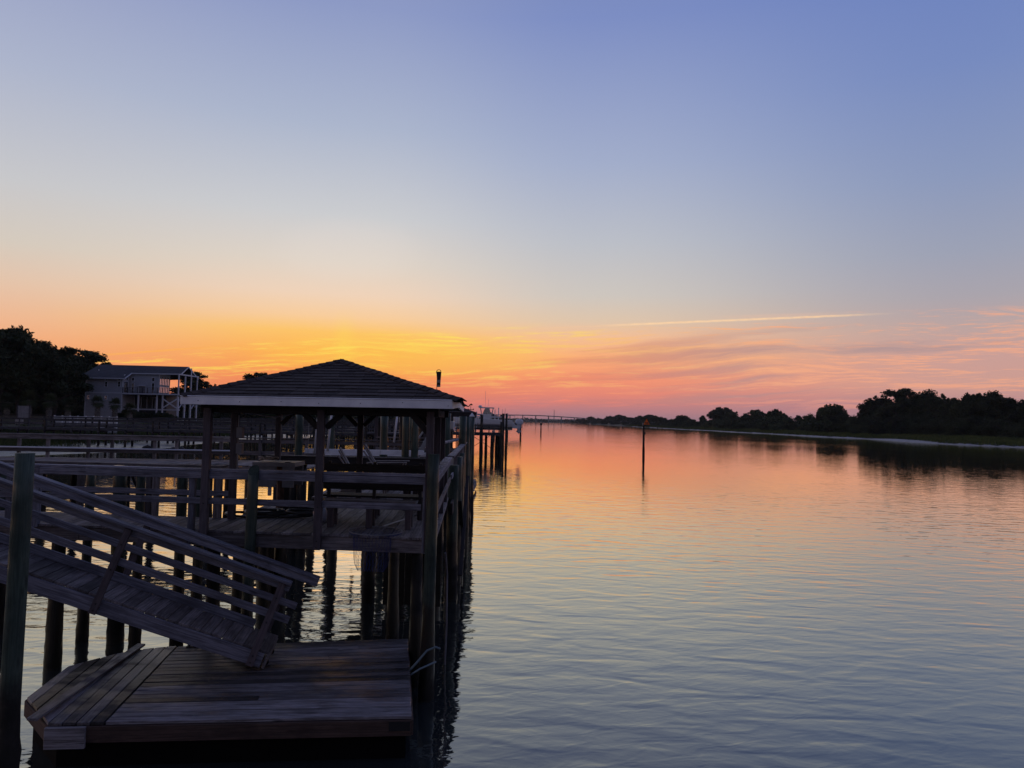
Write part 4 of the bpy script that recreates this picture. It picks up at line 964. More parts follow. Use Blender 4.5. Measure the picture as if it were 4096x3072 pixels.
# ------------------------------------------------------------------ things on the near pier
def bench(label, a0, a1, w0, w1_, zs, back=None, group='slatted benches on the near pier'):
    e = thing('bench', label, 'bench', tuple(P((a0 + a1) / 2, w0, ZD)), group)
    n = 3
    for i in range(n): w = w0 + (w1_ - w0) * (i + .5) / n; beam('seat_slat', P(a0, w, ZD + zs), P(a1, w, ZD + zs), (w1_ - w0) / n - .015, .035, M_dark if back else M_wood, e)
    for a in (a0 + .12, (a0 + a1) / 2, a1 - .12):
        for w in (w0 + .04, w1_ - .04): beam('leg', P(a, w, ZD + .001), P(a, w, ZD + zs - .018), .09, .09, M_post, e, up=tuple(VV))
        if back: beam('back_post', P(a, back, ZD + .001), P(a, back, ZD + .95), .05, .09, M_dark, e, up=tuple(VV))
    if back:
        for z in (.55, .70, .85): beam('back_slat', P(a0, back - .045, ZD + z), P(a1, back - .045, ZD + z), .03, .13, M_dark, e)
    return e
bench('long low bench just behind the front rail of the near pier', -2.30, -.85, .62, 1.0, .40)
bench('dark bench with a slatted back standing across the deck behind the front bench', -2.55, -.75, 1.75, 2.2, .36, back=1.72)
bench('bench along the right side rail under the gazebo', -1.35, -.75, 2.9, 3.6, .40)
# fish cleaning station
fs = thing('fish_cleaning_station', 'grey fish cleaning table with drain pipe on a rusty pedestal', 'cleaning table', tuple(P(-3.3, 2.2, ZD)))
mb = MB(); mb.tube([P(-3.38, 2.2, 2.2), P(-3.38, 2.2, 2.24)], .2, 12); mb.tube([P(-3.38, 2.2, 2.24), P(-3.38, 2.2, 3.0)], .10, 12); mb.build('pedestal', M_rust, fs)
c = P(-3.45, 2.1, 0); mb = MB(); mb.aabb(c.x - .36, c.x + .38, c.y - .25, c.y + .35, 3.02, 3.09); mb.build('table_top', M_grey, fs)
mb = MB(); mb.aabb(c.x - .34, c.x + .05, c.y - .23, c.y - .20, 2.66, 3.02); mb.aabb(c.x - .34, c.x + .36, c.y + .30, c.y + .33, 2.66, 3.02); mb.aabb(c.x + .16, c.x + .36, c.y - .23, c.y - .20, 2.66, 3.02); mb.build('side_panel', M_grey, fs)
beam('post', P(-3.22, 1.95, 2.2), P(-3.22, 1.95, 3.1), .09, .09, M_dark, fs)
mb = MB(); mb.tube([P(-3.55, 2.0, 2.66), P(-3.55, 2.0, 2.5)], .035, 10); mb.build('drain_pipe', M_pvc, fs)
mb = MB(); mb.tube([P(-3.88, 1.95, 2.75), P(-3.87, 1.95, 2.55), P(-3.90, 1.95, 2.45), P(-4.0, 1.95, 2.40), P(-4.08, 1.95, 2.40)], .025, 10); mb.build('bent_pipe', M_pvc, fs, smooth=True)
# rope pile on it
mb = MB()
c = P(-3.62, 2.1, 3.10); pts = []
random.seed(9)
for i in range(60): t = i * .55; r = .06 + .05 * math.sin(i * .9); pts.append(c + Vector((math.cos(t) * r * 1.6, math.sin(t) * r, .02 + .05 * abs(math.sin(i * .37)))))
mb.tube(pts, .012, 6); tag(mb.build('rope_pile', M_rope, smooth=True, origin=c), 'tangled pale rope lying on the cleaning table', 'rope')
# hoses
def coil(label, loops, mat, r, nm, cat='hose'):
    mb = MB()
    for (a, w, ra, rw, rot_, z) in loops:
        pts = []
        for i in range(40):
            t = 2 * math.pi * i / 40; da = math.cos(t) * ra * (1 + .05 * math.sin(3 * t + a)); dw = math.sin(t) * rw
            pts.append(P(a + da * math.cos(rot_) - dw * math.sin(rot_), w + da * math.sin(rot_) + dw * math.cos(rot_), z + .012 * math.sin(2 * t + w * 5)))
        mb.tube(pts, r, 8, closed=True)
    c = P(loops[0][0], loops[0][1], ZD); return tag(mb.build(nm, mat, smooth=True, origin=c), label, cat)
coil('coiled black hose heaped around the rusty pedestal', [(-3.65, 1.55, .50, .30, .1, 2.235), (-3.45, 1.7, .42, .30, -.2, 2.26), (-3.0, 1.75, .46, .34, .2, 2.24), (-2.9, 1.85, .42, .32, 0, 2.28), (-3.5, 1.6, .30, .22, .4, 2.29), (-2.75, 1.6, .35, .22, .1, 2.30)], M_black, .022, 'hose')
# jug
c = P(-2.45, 1.15, ZD); mb = MB()
prof = [(0, .02), (.0, .09), (.06, .11), (.16, .115), (.22, .08), (.26, .035), (.30, .03)]
mb.loft([[c + Vector((r * math.cos(t * .524), r * math.sin(t * .524), z)) for t in range(12)] for z, r in prof]); tag(mb.build('plastic_jug', M_jug, smooth=True, origin=c), 'cloudy plastic jug on the deck beside the middle post', 'jug')
# landing net
ln = thing('landing_net', 'landing net with blue mesh hanging over the front edge of the near pier', 'net', tuple(P(-1.4, .4, ZD)))
cn = (-1.42, .30); mb = MB(); ring = [P(cn[0] + .40 * math.cos(t * math.pi / 20), cn[1] + .42 * math.sin(t * math.pi / 20), 2.225) for t in range(40)]
mb.tube(ring, .007, 6, closed=True); mb.build('hoop', M_grey, ln, smooth=True)
mb = MB(); mb.tube([P(-1.36, .72, 2.23), P(-.95, 1.75, 2.27), P(-.82, 2.05, 2.28)], .014, 8); mb.build('handle', M_alu, ln)
mb = MB(); NR, NC = 9, 30
def bag(i, j):
    t = 2 * math.pi * j / NC; f = i / NR; ca, cw = math.cos(t) * .40 * (1 - .55 * f ** 1.5), math.sin(t) * .42 * (1 - f) ** 1.2
    w = cn[1] + cw - f * .46; z = 2.22 - .50 * f ** .8
    if w > -.05: z = max(z, 2.205)
    else: w = min(w, -.06)
    return P(cn[0] + ca, w, z)
for j in range(NC):
    mb.tube([bag(i, j + i * .5) for i in range(NR + 1)], .0013, 4); mb.tube([bag(i, j - i * .5) for i in range(NR + 1)], .0013, 4)
mb.build('net_mesh', M_net, ln)
# Adirondack chairs facing the channel
def adirondack(label, a, w, yaw):
    base = P(a, w, ZD); e = thing('adirondack_chair', label, 'chair', tuple(base), 'slatted deck chairs')
    fx = (VU * math.cos(yaw) + VV * math.sin(yaw)); sd = (VV * math.cos(yaw) - VU * math.sin(yaw))
    def L(x, y, z): return base + fx * x * 1.08 + sd * y * 1.08 + Vector((0, 0, z * 1.06))
    for i in range(6):
        y = -.25 + i * .1; top = .98 - .012 * abs(i - 2.5) ** 2 * 2
        beam('back_slat', L(-.12, y * .85, .26), L(-.52, y * 1.05, top), .024, .098, M_chair, e, up=tuple(sd))
    for i in range(6): x = .42 - i * .095; beam('seat_slat', L(x, -.27, .38 - i * .022), L(x, .27, .38 - i * .022), .085, .028, M_chair, e)
    for s in (-1, 1):
        beam('arm', L(-.42, s * .36, .56), L(.48, s * .36, .57), .13, .024, M_chair, e)
        beam('front_leg', L(.40, s * .31, .002), L(.40, s * .31, .55), .10, .03, M_chair, e, up=tuple(fx))
        beam('rear_leg', L(.40, s * .285, .34), L(-.50, s * .285, .03), .025, .13, M_chair, e)
    beam('back_rail', L(-.40, -.33, .53), L(-.40, .33, .53), .07, .025, M_chair, e)
    beam('foot_rest', L(.46, -.29, .33), L(.46, .29, .33), .02, .09, M_chair, e)
    return e
adirondack('nearer slatted wooden deck chair behind the gazebo facing the channel', -2.35, 5.25, .05)
adirondack('farther slatted wooden deck chair beyond the first one', -2.15, 7.6, .0)
tb_ = thing('side_table', 'low slatted wooden table between the two deck chairs', 'table', tuple(P(-1.75, 6.4, ZD)))
for i in range(5): beam('top_slat', P(-2.0, 6.15 + i * .11, ZD + .48), P(-1.4, 6.15 + i * .11, ZD + .48), .10, .02, M_wood, tb_)
for a in (-1.95, -1.45):
    for w in (6.18, 6.56): beam('leg', P(a, w, ZD), P(a, w, ZD + .47), .05, .05, M_wood, tb_)
t2 = thing('bait_bucket', 'white bucket beside the deck chairs near the side rail', 'bucket', tuple(P(-1.0, 6.3, ZD)))
c = P(-1.0, 6.3, ZD); mb = MB(); mb.loft([[c + Vector((r * math.cos(t * .449), r * math.sin(t * .449), z)) for t in range(14)] for z, r in ((.005, .13), (.33, .16), (.35, .165), (.35, .15), (.03, .12))]); mb.build('pail', M_pvc, t2, smooth=True)
mb = MB(); mb.tube([c + Vector((.16 * math.cos(t * .314), 0, .33 + .14 * math.sin(t * .314))) for t in range(11)], .005, 5); mb.build('handle', M_alu, t2)

# ------------------------------------------------------------------ gangway down to the float
random.seed(60)
gw = thing('gangway', 'sloping timber gangway with handrails leading down to the float', 'gangway', (-3.27, 9.72, .535))
G0 = Vector((-3.27, 9.72, .535)); gd = Vector((-.987, -.158, .368)).normalized(); gn = Vector((-.158, .987, 0)).normalized(); gu = gn.cross(gd).normalized()
if gu.z < 0: gu = -gu
def RP(s, n, h): return G0 + gd * s + gn * n + gu * h
GW = .72
for n in (0, GW): beam('stringer', RP(.03, n, .095), RP(6.6, n, .095), .04, .19, M_rail, gw, up=tuple(gu))
i = 0; s = -.02
while s < 6.5:
    w = .142 if i else .20
    beam('tread', RP(s + w / 2, -.0 + random.uniform(-.006, .006), .209 + random.uniform(-.002, .002)), RP(s + w / 2, GW + .025, .209), w, .036, M_wood, gw, up=tuple(gu)); s += w + .006; i += 1
beam('end_board', RP(-.015, -.02, .10), RP(-.015, GW + .02, .10), .19, .035, M_wood, gw, up=tuple(gd))
beam('curb', RP(.35, GW, .29), RP(6.6, GW, .29), .04, .12, M_rail, gw, up=tuple(gu))
for n, so, ss_, e0 in ((-.045, .05, (.16, 2.25, 4.34, 6.4), .05), (GW + .045, 0, (.16, 2.25, 4.34, 6.4), -.26)):
    sg = -1 if n < 0 else 1
    for s in ss_: beam('rail_post', RP(s, n, .0 if n < 0 else .0), RP(s, n, 1.15), .04, .09, M_post, gw, up=tuple(gd))
    smax = 6.6 if n < 0 else 4.45
    beam('top_rail', RP(e0, n - sg * .02, 1.17), RP(smax, n - sg * .02, 1.21), .14, .036, M_rail, gw, up=tuple(gu))
    beam('face_rail', RP(e0, n - sg * .045, 1.10), RP(smax, n - sg * .045, 1.14), .036, .095, M_rail, gw, up=tuple(gu))
    beam('mid_rail', RP(-.10, n - sg * .045, .70), RP(6.6 if n < 0 else 4.7, n - sg * .045, .73), .036, .095, M_rail, gw, up=tuple(gu))
for n in (.18, .62):
    c = RP(.02, n, .0); mb = MB(); mb.tube([c + Vector((.05, 0, .02)) - gn * .02, c + Vector((.05, 0, .02)) + gn * .02], .038, 12); wl = mb.build('wheel', M_black, gw)
    mb = MB(); mb.tube([c + Vector((.05, 0, .02)) + gn * .025, c + Vector((-.01, 0, .10)) + gn * .025], .006, 5); mb.tube([c + Vector((.05, 0, .02)) - gn * .025, c + Vector((-.01, 0, .10)) - gn * .025], .006, 5); mb.build('bracket', M_alu, gw)

for s in (.16, 2.25, 4.34):
    for h2 in (.05, .14, .60, .94):
        mb = MB(); c = RP(s, -.066, h2); mb.tube([c, c - gn * .010], .010, 8); mb.build('bolt', M_iron, gw)
for a, z in ((-3.93, 2.02), (-3.93, 2.11), (-2.22, 2.02), (-2.22, 2.11), (-4.15, 2.03), (-4.15, 2.11), (-2.22, 2.60), (-3.93, 2.6)):
    mb = MB(); c = P(a, -.115, z); mb.tube([c, c - VV * .010], .011, 8); mb.build('bolt', M_iron, pa)
# ------------------------------------------------------------------ float
random.seed(70)
fl = thing('floating_dock', 'low floating timber dock with an angled left end in the foreground', 'floating dock', (-3, 9.4, .2))
e1 = Vector((.9955, .0944, 0)); e2 = Vector((-.16, .987, 0)); N0 = Vector((-1.07, 8.36, 0))
def F(s, t, z): return N0 + e1 * s + e2 * t + Vector((0, 0, z))
def tf(s): return 2.94 + .081 * s
NPL = 20
def quadplank(name, c4, z, th, m, par):
    mb = MB(); c = sum(c4, Vector()) / 4
    c4 = [v + Vector((0, 0, z - th)) for v in c4]; mb.prism(c4, (0, 0, th))
    # local frame so that the grain runs along the plank
    d = (c4[1] - c4[0]).normalized(); M = Matrix((d, Vector((0, 0, 1)).cross(d), Vector((0, 0, 1)))).transposed().to_4x4(); M.translation = c + Vector((0, 0, z))
    Mi = M.inverted(); me = bpy.data.meshes.new(name); me.from_pydata([tuple(Mi @ Vector(v)) for v in mb.v], [], mb.f); me.materials.append(m)
    bm = bmesh.new(); bm.from_mesh(me); bmesh.ops.recalc_face_normals(bm, faces=bm.faces); bmesh.ops.bevel(bm, geom=list(bm.edges), offset=.004, segments=1, affect='EDGES'); bm.to_mesh(me); bm.free()
    return link(bpy.data.objects.new(name, me), M, par)
for i in range(NPL):
    f0, f1 = i / NPL, (i + 1) / NPL; g_ = .009; z = .50 + random.uniform(-.003, .003)
    cuts = [-3.345] + ([random.uniform(-2.6, -.7)] if i in (4, 9, 13, 14, 17) else []) + [0]
    for a0, a1 in zip(cuts, cuts[1:]):
        quadplank('plank', [F(a0 + .002, tf(a0) * f0 + g_, 0), F(a1 - .002 + random.uniform(-.008, .008), tf(a1) * f0 + g_, 0), F(a1 - .002, tf(a1) * f1 - g_, 0), F(a0 + .002, tf(a0) * f1 - g_, 0)], z, .036, M_float, fl)
def tlo(s): return 0 if s > -3.93 else (-(s + 3.93)) / .60 * .77
def thi(s):
    if s > -3.45: return tf(s)
    if s > -4.0: return 2.45 + (s + 4.0) / .55 * .21
    return 1.83 + (s + 4.53) / .53 * .62
s = -3.358
while s > -4.52:
    s1 = max(s - .142, -4.53)
    quadplank('plank', [F(s1 + .003, tlo(s1), 0), F(s1 + .003, thi(s1), 0), F(s - .003, thi(s), 0), F(s - .003, tlo(s), 0)][::1], .502 + random.uniform(-.003, .004), .036, M_float, fl); s = s1 - .004
# grain fix: planks of the angled end run from front to back
pl = [(-.004, 0), (-3.93, 0), (-4.53, .77), (-4.53, 1.83), (-4.0, 2.45), (-3.45, 2.66), (-.004, 2.94)]
for i in range(len(pl)):
    a_, b_ = pl[i], pl[(i + 1) % len(pl)]; beam('fascia_board', F(a_[0], a_[1], .375) , F(b_[0], b_[1], .375), .04, .175, M_fasc, fl)
mb = MB(); mb.prism([F(x * .97 - .06, .08 + t * .94, -.15) for x, t in pl], (0, 0, .43)); mb.build('float_drum', M_foam, fl)
beam('corner_bumper', F(-3.95, -.045, .36), F(-3.53, -.045, .36), .04, .23, M_float, fl)
beam('corner_plate', F(-.26, -.025, .40), F(-.02, -.025, .40), .012, .10, M_iron, fl, bev=0)
beam('loose_plank', F(-4.12, .02, .535), F(-3.86, 2.68, .525), .11, .03, M_float, fl, roll=.08)
# tidal brackets round the right piling
mb = MB(); mb.tube([F(.0, 1.6, .46), F(.10, 1.66, .55), F(.24, 1.70, .70), F(.36, 1.72, .74), F(.42, 1.7, .72)], .016, 8); mb.tube([F(.0, 1.45, .45), F(.14, 1.5, .52), F(.36, 1.6, .58)], .013, 8)
tag(mb.build('mooring_hose', M_bluerope, smooth=True, origin=F(.1, 1.6, .5)), 'pale blue hose looped from the float to the right piling', 'hose')
cl = thing('dock_cleat', 'black iron cleat on the far edge of the float beside the gangway', 'cleat', tuple(F(-3.12, 2.62, .5)))
mb = MB(); c = F(-3.12, 2.62, .5)
for s in (-.05, .05): mb.tube([c + e1 * s, c + e1 * s + Vector((0, 0, .07))], .014, 8)
mb.tube([c - e1 * .17 + Vector((0, 0, .095)), c - e1 * .08 + Vector((0, 0, .078)), c + e1 * .08 + Vector((0, 0, .078)), c + e1 * .17 + Vector((0, 0, .07))], [.008, .016, .016, .008], 8); mb.build('horn', M_iron, cl, smooth=True)
mb = MB(); mb.box(c - e1 * .09 + Vector((0, 0, .008)), c + e1 * .09 + Vector((0, 0, .008)), .05, .014); mb.build('base_plate', M_iron, cl)
#@@FAR
# ------------------------------------------------------------------ boat lift behind the gazebo
bl = thing('boat_lift', 'boat lift with white cradle beam and white guide poles between tall pilings', 'boat lift', tuple(Q(-4, 23)))
for a, b2, r in ((-5.58, 23.3, .12), (-2.99, 24.2, .13), (-2.07, 22.1, .11), (-1.79, 22.15, .11), (-5.2, 26.6, .12), (-2.3, 27, .12), (-.9, 24.6, .12)):
    c = Q(a, b2); piling(c.x, c.y, 4.12, r, M_pile, bl)
beam('top_beam', Q(-5.7, 23.3, 4.17), Q(-1.2, 23.0, 4.17), .12, .09, M_alu, bl); beam('top_beam', Q(-5.4, 26.6, 4.17), Q(-1.0, 26.9, 4.17), .12, .09, M_alu, bl)
for (a0, a1, b2, zz) in ((-5.45, -1.6, 23.6, 2.78), (-5.3, -1.5, 26.1, 2.60)): beam('cradle_beam', Q(a0, b2, zz), Q(a1, b2, zz), .10, .15, M_white, bl)
for a, b2, z0 in ((-5.12, 23.5, 2.7), (-4.7, 23.5, 2.8), (-2.28, 23.5, 2.7), (-2.62, 23.9, 3.1)):
    mb = MB(); mb.tube([Q(a, b2, z0), Q(a + .10, b2, 4.15)], .035, 10); mb.build('guide_pole', M_pvc, bl, smooth=True)
mb = MB()
for a in (-5.3, -3.0, -1.9): mb.tube([Q(a, 23.4, 4.12), Q(a, 23.4, 2.7)], .006, 5)
mb.build('lift_cable', M_alu, bl)
beam('catwalk_beam', Q(-5.9, 21.2, 2.62), Q(-.7, 21.0, 2.60), .3, .20, M_dark, bl); beam('catwalk_deck', Q(-5.9, 21.2, 2.745), Q(-.7, 21.0, 2.725), .34, .04, M_dark, bl)
for a in (-5.2, -4.93, -4.02, -2.3, -1.2): c = Q(a, 21.2); piling(c.x, c.y, 2.5, .12, M_pileD, bl)
for i, (a, b2, top, lab) in enumerate(((-2.9, 29.5, 4.6, 'dark piling behind the boat lift, left of the stairs'), (-2.2, 31, 4.5, 'dark piling farther behind the boat lift'), (-4.3, 33, 3.9, 'thin dark piling seen between the white guide poles'), (-1.5, 29, 4.4, 'dark piling right behind the lift beside the aluminium stairs'))):
    c = Q(a, b2); freepile(c.x, c.y, top, .13, lab, M_pileD)
st = thing('boarding_stairs', 'pale aluminium boarding stairs with handrail behind the side rail', 'stairs', tuple(Q(-1.9, 26, 2.2)))
for s in (0, .5):
    beam('stringer', Q(-2.15, 25.6 + s, 2.2), Q(-1.55, 25.6 + s, 3.35), .04, .14, M_alu, st); mb = MB(); mb.tube([Q(-2.15, 25.6 + s, 2.2), Q(-2.15, 25.6 + s, 2.9), Q(-1.6, 25.6 + s, 3.75), Q(-1.25, 25.6 + s, 3.75)], .02, 8); mb.build('handrail', M_alu, st)
for i in range(5): beam('step', Q(-2.05 + i * .12, 25.6, 2.42 + i * .22), Q(-2.05 + i * .12, 26.1, 2.42 + i * .22), .2, .03, M_alu, st, bev=0)

# second dock house just beyond the gazebo's right corner
dh = thing('dock_house', 'small low roofed dock shelter just beyond the gazebo\'s right corner', 'shelter', tuple(Q(-1.7, 31)))
mb = MB(); c0, c1, c2, c3 = Q(-4.2, 29.6, 4.20), Q(.12, 29.6, 4.20), Q(.12, 33, 4.20), Q(-4.2, 33, 4.20); r0, r1 = Q(-2.6, 31.2, 4.75), Q(-1.5, 31.2, 4.75)
for pts in ((c0, c1, r1, r0), (c1, c2, r1), (c2, c3, r0, r1), (c3, c0, r0)): slab(mb, pts, .06)
mb.build('roof', M_sh, dh)
beam('fascia_board', Q(-4.15, 29.62, 4.08), Q(.06, 29.62, 4.08), .04, .16, M_dark, dh); beam('fascia_board', Q(.09, 29.6, 4.08), Q(.09, 33, 4.08), .04, .16, M_dark, dh)
for a in (-4.0, -2.0, -.12):
    for b2 in (29.8, 32.8): c = Q(a, b2); beam('post', (c.x, c.y, 2.2), (c.x, c.y, 4.05), .12, .12, M_post, dh); piling(c.x, c.y, 2.0, .13, M_pileD, dh)
beam('deck', Q(-4.2, 31.3, 2.12), Q(.05, 31.3, 2.12), 3.4, .16, M_wood, dh)
beam('top_rail', Q(-4.0, 29.75, 3.1), Q(-.1, 29.75, 3.1), .12, .05, M_wood, dh); beam('side_rail', Q(-4.0, 29.75, 2.65), Q(-.1, 29.75, 2.65), .04, .12, M_wood, dh)
c = Q(-.075, 29.3); pc = freepile(c.x, c.y, 4.02, .12, 'piling with a white pyramid cap below the gazebo\'s right eave corner')
mb = MB(); mb.loft([[Vector((c.x + r * math.cos(t * 1.5708 + .785), c.y + r * math.sin(t * 1.5708 + .785), z)) for t in range(4)] for z, r in ((4.02, .14), (4.05, .14), (4.18, .01))]); mb.build('cap', M_pvc, pc)
# weather vane with leaping dolphin
wv = thing('weather_vane', 'weather vane with a leaping dolphin on the dock shelter roof', 'weather vane', tuple(Q(-.16, 30.8, 4.3)))
vb = Q(-.14, 30.8, 4.16)
mb = MB(); mb.tube([vb, vb + Vector((0, 0, .34))], .009, 6); mb.build('spindle', M_iron, wv)
mb = MB(); mb.box(vb + Vector((-.11, 0, .17)), vb + Vector((.11, 0, .17)), .012, .02); mb.box(vb + Vector((0, -.14, .20)), vb + Vector((0, .14, .20)), .012, .02)
for s in (-.11, .11): mb.box(vb + Vector((s, 0, .14)), vb + Vector((s, 0, .21)), .04, .012)
mb.build('compass_arms', M_iron, wv)
VS = .68
dol = [(-.15, -.09), (-.11, -.02), (-.06, .05), (0, .085), (.03, .125), (.045, .085), (.09, .06), (.12, .02), (.15, -.01), (.11, -.005), (.06, 0), (.03, -.04), (.02, 0), (-.03, -.01), (-.08, -.06), (-.09, -.12), (-.11, -.10)]
mb = MB(); mb.prism([vb + Vector((x * VS, 0, .36 + z * VS)) for x, z in dol], (0, .02, 0)); mb.build('dolphin', M_iron, wv)
# windsock
c = Q(-1.38, 26.1)
wk = thing('windsock', 'limp windsock hanging on a thin pole above the gazebo roof', 'windsock', (c.x, c.y, 4.2))
mb = MB(); mb.tube([(c.x, c.y, 3.9), (c.x + .02, c.y, 5.62)], .012, 6); mb.build('pole', M_iron, wk)
beam('pole_post', (c.x, c.y, 2.2), (c.x, c.y, 4.0), .1, .1, M_post, wk)
mb = MB(); mb.tube([(c.x + .07 + .085 * math.cos(t * .524), c.y + .03 * math.sin(t * .524), 5.60 + .095 * math.sin(t * .524)) for t in range(12)], .012, 6, closed=True); mb.build('hoop', M_iron, wk)
rows = []; prof = [(5.62, .092), (5.52, .085), (5.42, .078), (5.32, .070), (5.22, .065), (5.12, .062), (5.06, .060)]
for z, r in prof: rows.append([Vector((c.x + .075 + .03 * (5.62 - z) * .4 + r * math.cos(t * .524), c.y + r * .5 * math.sin(t * .524), z)) for t in range(12)])
for i in range(6):
    mb = MB(); mb.loft([rows[i], rows[i + 1]], caps=i == 5); mb.build('sock_band', M_sock if i % 2 == 0 or i < 2 else M_sock2, wk, smooth=True)
# small float of the neighbour, at the end of the piling row
nf_ = thing('floating_dock', 'small pale floating dock peeking out beyond the piling row', 'floating dock', (-2.3, 38, .3))
beam('deck', (-4.5, 38.0, .48), (-1.95, 38.0, .48), 5.5, .1, M_wood, nf_); beam('side_board', (-4.5, 35.2, .3), (-1.95, 35.2, .3), .06, .28, M_wood, nf_); beam('side_board', (-1.93, 35.2, .3), (-1.93, 40.8, .3), .06, .28, M_wood, nf_)

# ------------------------------------------------------------------ dock with the lifted motor boat
bd = thing('dock', 'far timber dock with railing and dark pilings under the lifted motor boat', 'dock', (-5, 86, 0))
for i in range(30): beam('deck_board', (-9.0 + i * .28, 84.2, 2.38), (-9.0 + i * .28, 86.6, 2.38), .26, .05, M_far, bd, bev=0)
for y in (84.25, 86.5): beam('stringer', (-9.2, y, 2.2), (-.9, y, 2.2), .08, .28, M_far, bd, bev=0)
for x in (-9, -7.4, -5.8, -4.2, -2.6, -1.1): beam('rail_post', (x, 84.3, 2.3), (x, 84.3, 3.35), .12, .12, M_far, bd, bev=0)
beam('top_rail', (-9.2, 84.28, 3.36), (-.9, 84.28, 3.36), .15, .06, M_far, bd, bev=0)
for z in (2.85, 3.22): beam('side_rail', (-9.2, 84.24, z), (-.9, 84.24, z), .05, .14, M_far, bd, bev=0)
for x, y, top, r in ((-3.46, 84, 4.5, .17), (-1.15, 84, 3.7, .16), (-.98, 86.4, 4.75, .16), (-7.9, 84, 4.4, .16), (-6.0, 84.2, 2.2, .16), (-4.6, 86.4, 2.2, .17), (-2.2, 84.2, 2.2, .2), (-1.7, 86.3, 2.2, .2), (-1.4, 85.2, 2.2, .2), (-5.2, 93, 4.6, .16), (-1.3, 93, 4.6, .16), (-8.8, 93, 4.5, .16), (-3.0, 86.4, 2.2, .16)):
    piling(x, y, top, r, M_pileD, bd, sides=10)
for p0, p1 in (((-4.6, 85, .6), (-2.4, 85, 2.1)), ((-2.4, 85.2, .6), (-4.6, 85.2, 2.0))): beam('cross_brace', p0, p1, .05, .2, M_far, bd, up=(0, 1, 0), bev=0)
for x in (-6.6, -4.2): mb = MB(); mb.tube([(x, 85.5, 2.5), (x + .05, 85.5, 4.9)], .05, 8); mb.build('guide_pole', M_pvc, bd)
freepile(-.57, 84.5, 4.72, .13, 'slim dark pole at the far dock\'s outer corner beside the boat', M_pileD)
# boat
bt = thing('motor_boat', 'white centre console motor boat raised on a lift, stern to the channel', 'boat', (-4, 90, 2.6))
rows = []
for i in range(15):
    t = i / 14; x = .15 - 9.0 * t; hw = 1.3 * (1 - max(0, (t - .45) / .55) ** 2.3); sh = 3.86 + .14 * min(1, t * 3) + .55 * max(0, t - .4) ** 1.5; kl = 2.66 + 1.5 * max(0, (t - .62) / .38) ** 2.2; ch = kl + .42 + .2 * t
    hw = max(hw, .02); rows.append([Vector((x, 90 + y * hw, z)) for y, z in ((0, kl), (.45, kl + .14), (.88, ch), (.97, ch + .35), (1, sh), (.93, sh + .02), (.9, sh - .3), (0, sh - .34), (-.9, sh - .3), (-.93, sh + .02), (-1, sh), (-.97, ch + .35), (-.88, ch), (-.45, kl + .14))])
mb = MB(); mb.loft(rows); mb.build('hull', M_hull, bt, smooth=False)
mb = MB(); mb.prism([(.15, 89.0, 2.9), (.15, 89.0, 3.75), (.55, 89.0, 3.35), (1.0, 89.0, 3.1), (.9, 89.0, 2.9)], (0, 2.0, 0)); mb.build('engine_bracket', M_hull, bt)
mb = MB(); mb.aabb(-3.6, -2.5, 89.5, 90.5, 3.75, 4.75); mb.build('console', M_hull, bt)
mb = MB(); mb.add([(-3.75, 89.4, 4.75), (-3.75, 90.6, 4.75), (-3.3, 90.5, 5.3), (-3.3, 89.5, 5.3)], [(0, 1, 2, 3)]); mb.prism([(-3.6, 89.42, 4.7), (-2.6, 89.42, 4.7), (-2.75, 89.42, 5.35), (-3.3, 89.42, 5.35)], (0, .02, 0)); mb.build('windscreen', M_glass, bt)
mb = MB(); mb.prism([(-4.15, 89.1, 5.40), (-4.0, 89.1, 5.5), (-2.2, 89.1, 5.46), (-2.1, 89.1, 5.36), (-2.2, 89.1, 5.34), (-4.0, 89.1, 5.36)], (0, 1.8, 0)); mb.build('hard_top', M_hull, bt)
mb = MB()
for x, x2 in ((-3.9, -3.6), (-2.3, -2.6)):
    for y in (89.2, 90.8): mb.tube([(x, y, 5.38), (x2, y, 3.8)], .035, 6)
mb.build('top_support', M_alu, bt)
mb = MB(); mb.tube([(-3.3, 89.5, 5.48), (-3.28, 89.5, 7.5)], .016, 5); mb.tube([(-2.95, 90.3, 5.48), (-2.9, 90.3, 6.5)], .014, 5); mb.build('antenna', M_pvc, bt)
mb = MB(); mb.loft([[Vector((-3.95 + r * math.cos(t * .785), 90 + r * math.sin(t * .785), z)) for t in range(8)] for z, r in ((5.5, .22), (5.62, .26), (5.72, .15))]); mb.build('radar_dome', M_hull, bt, smooth=True)
mb = MB()
for x, h2 in ((-1.2, 1.35), (-.85, 1.5), (-.5, .9)): mb.tube([(x, 89.3, 3.8), (x + .08, 89.3, 3.9 + h2)], .02, 5)
mb.build('fishing_rod', M_alu, bt)
mb = MB(); mb.tube([(-8.2, 89.6, 4.3), (-8.0, 89.5, 4.75), (-6.2, 89.0, 4.7), (-4.6, 88.8, 4.5)], .025, 6); mb.tube([(-8.2, 90.4, 4.3), (-8.0, 90.5, 4.75), (-6.2, 91.0, 4.7), (-4.6, 91.2, 4.5)], .025, 6); mb.build('bow_rail', M_alu, bt)
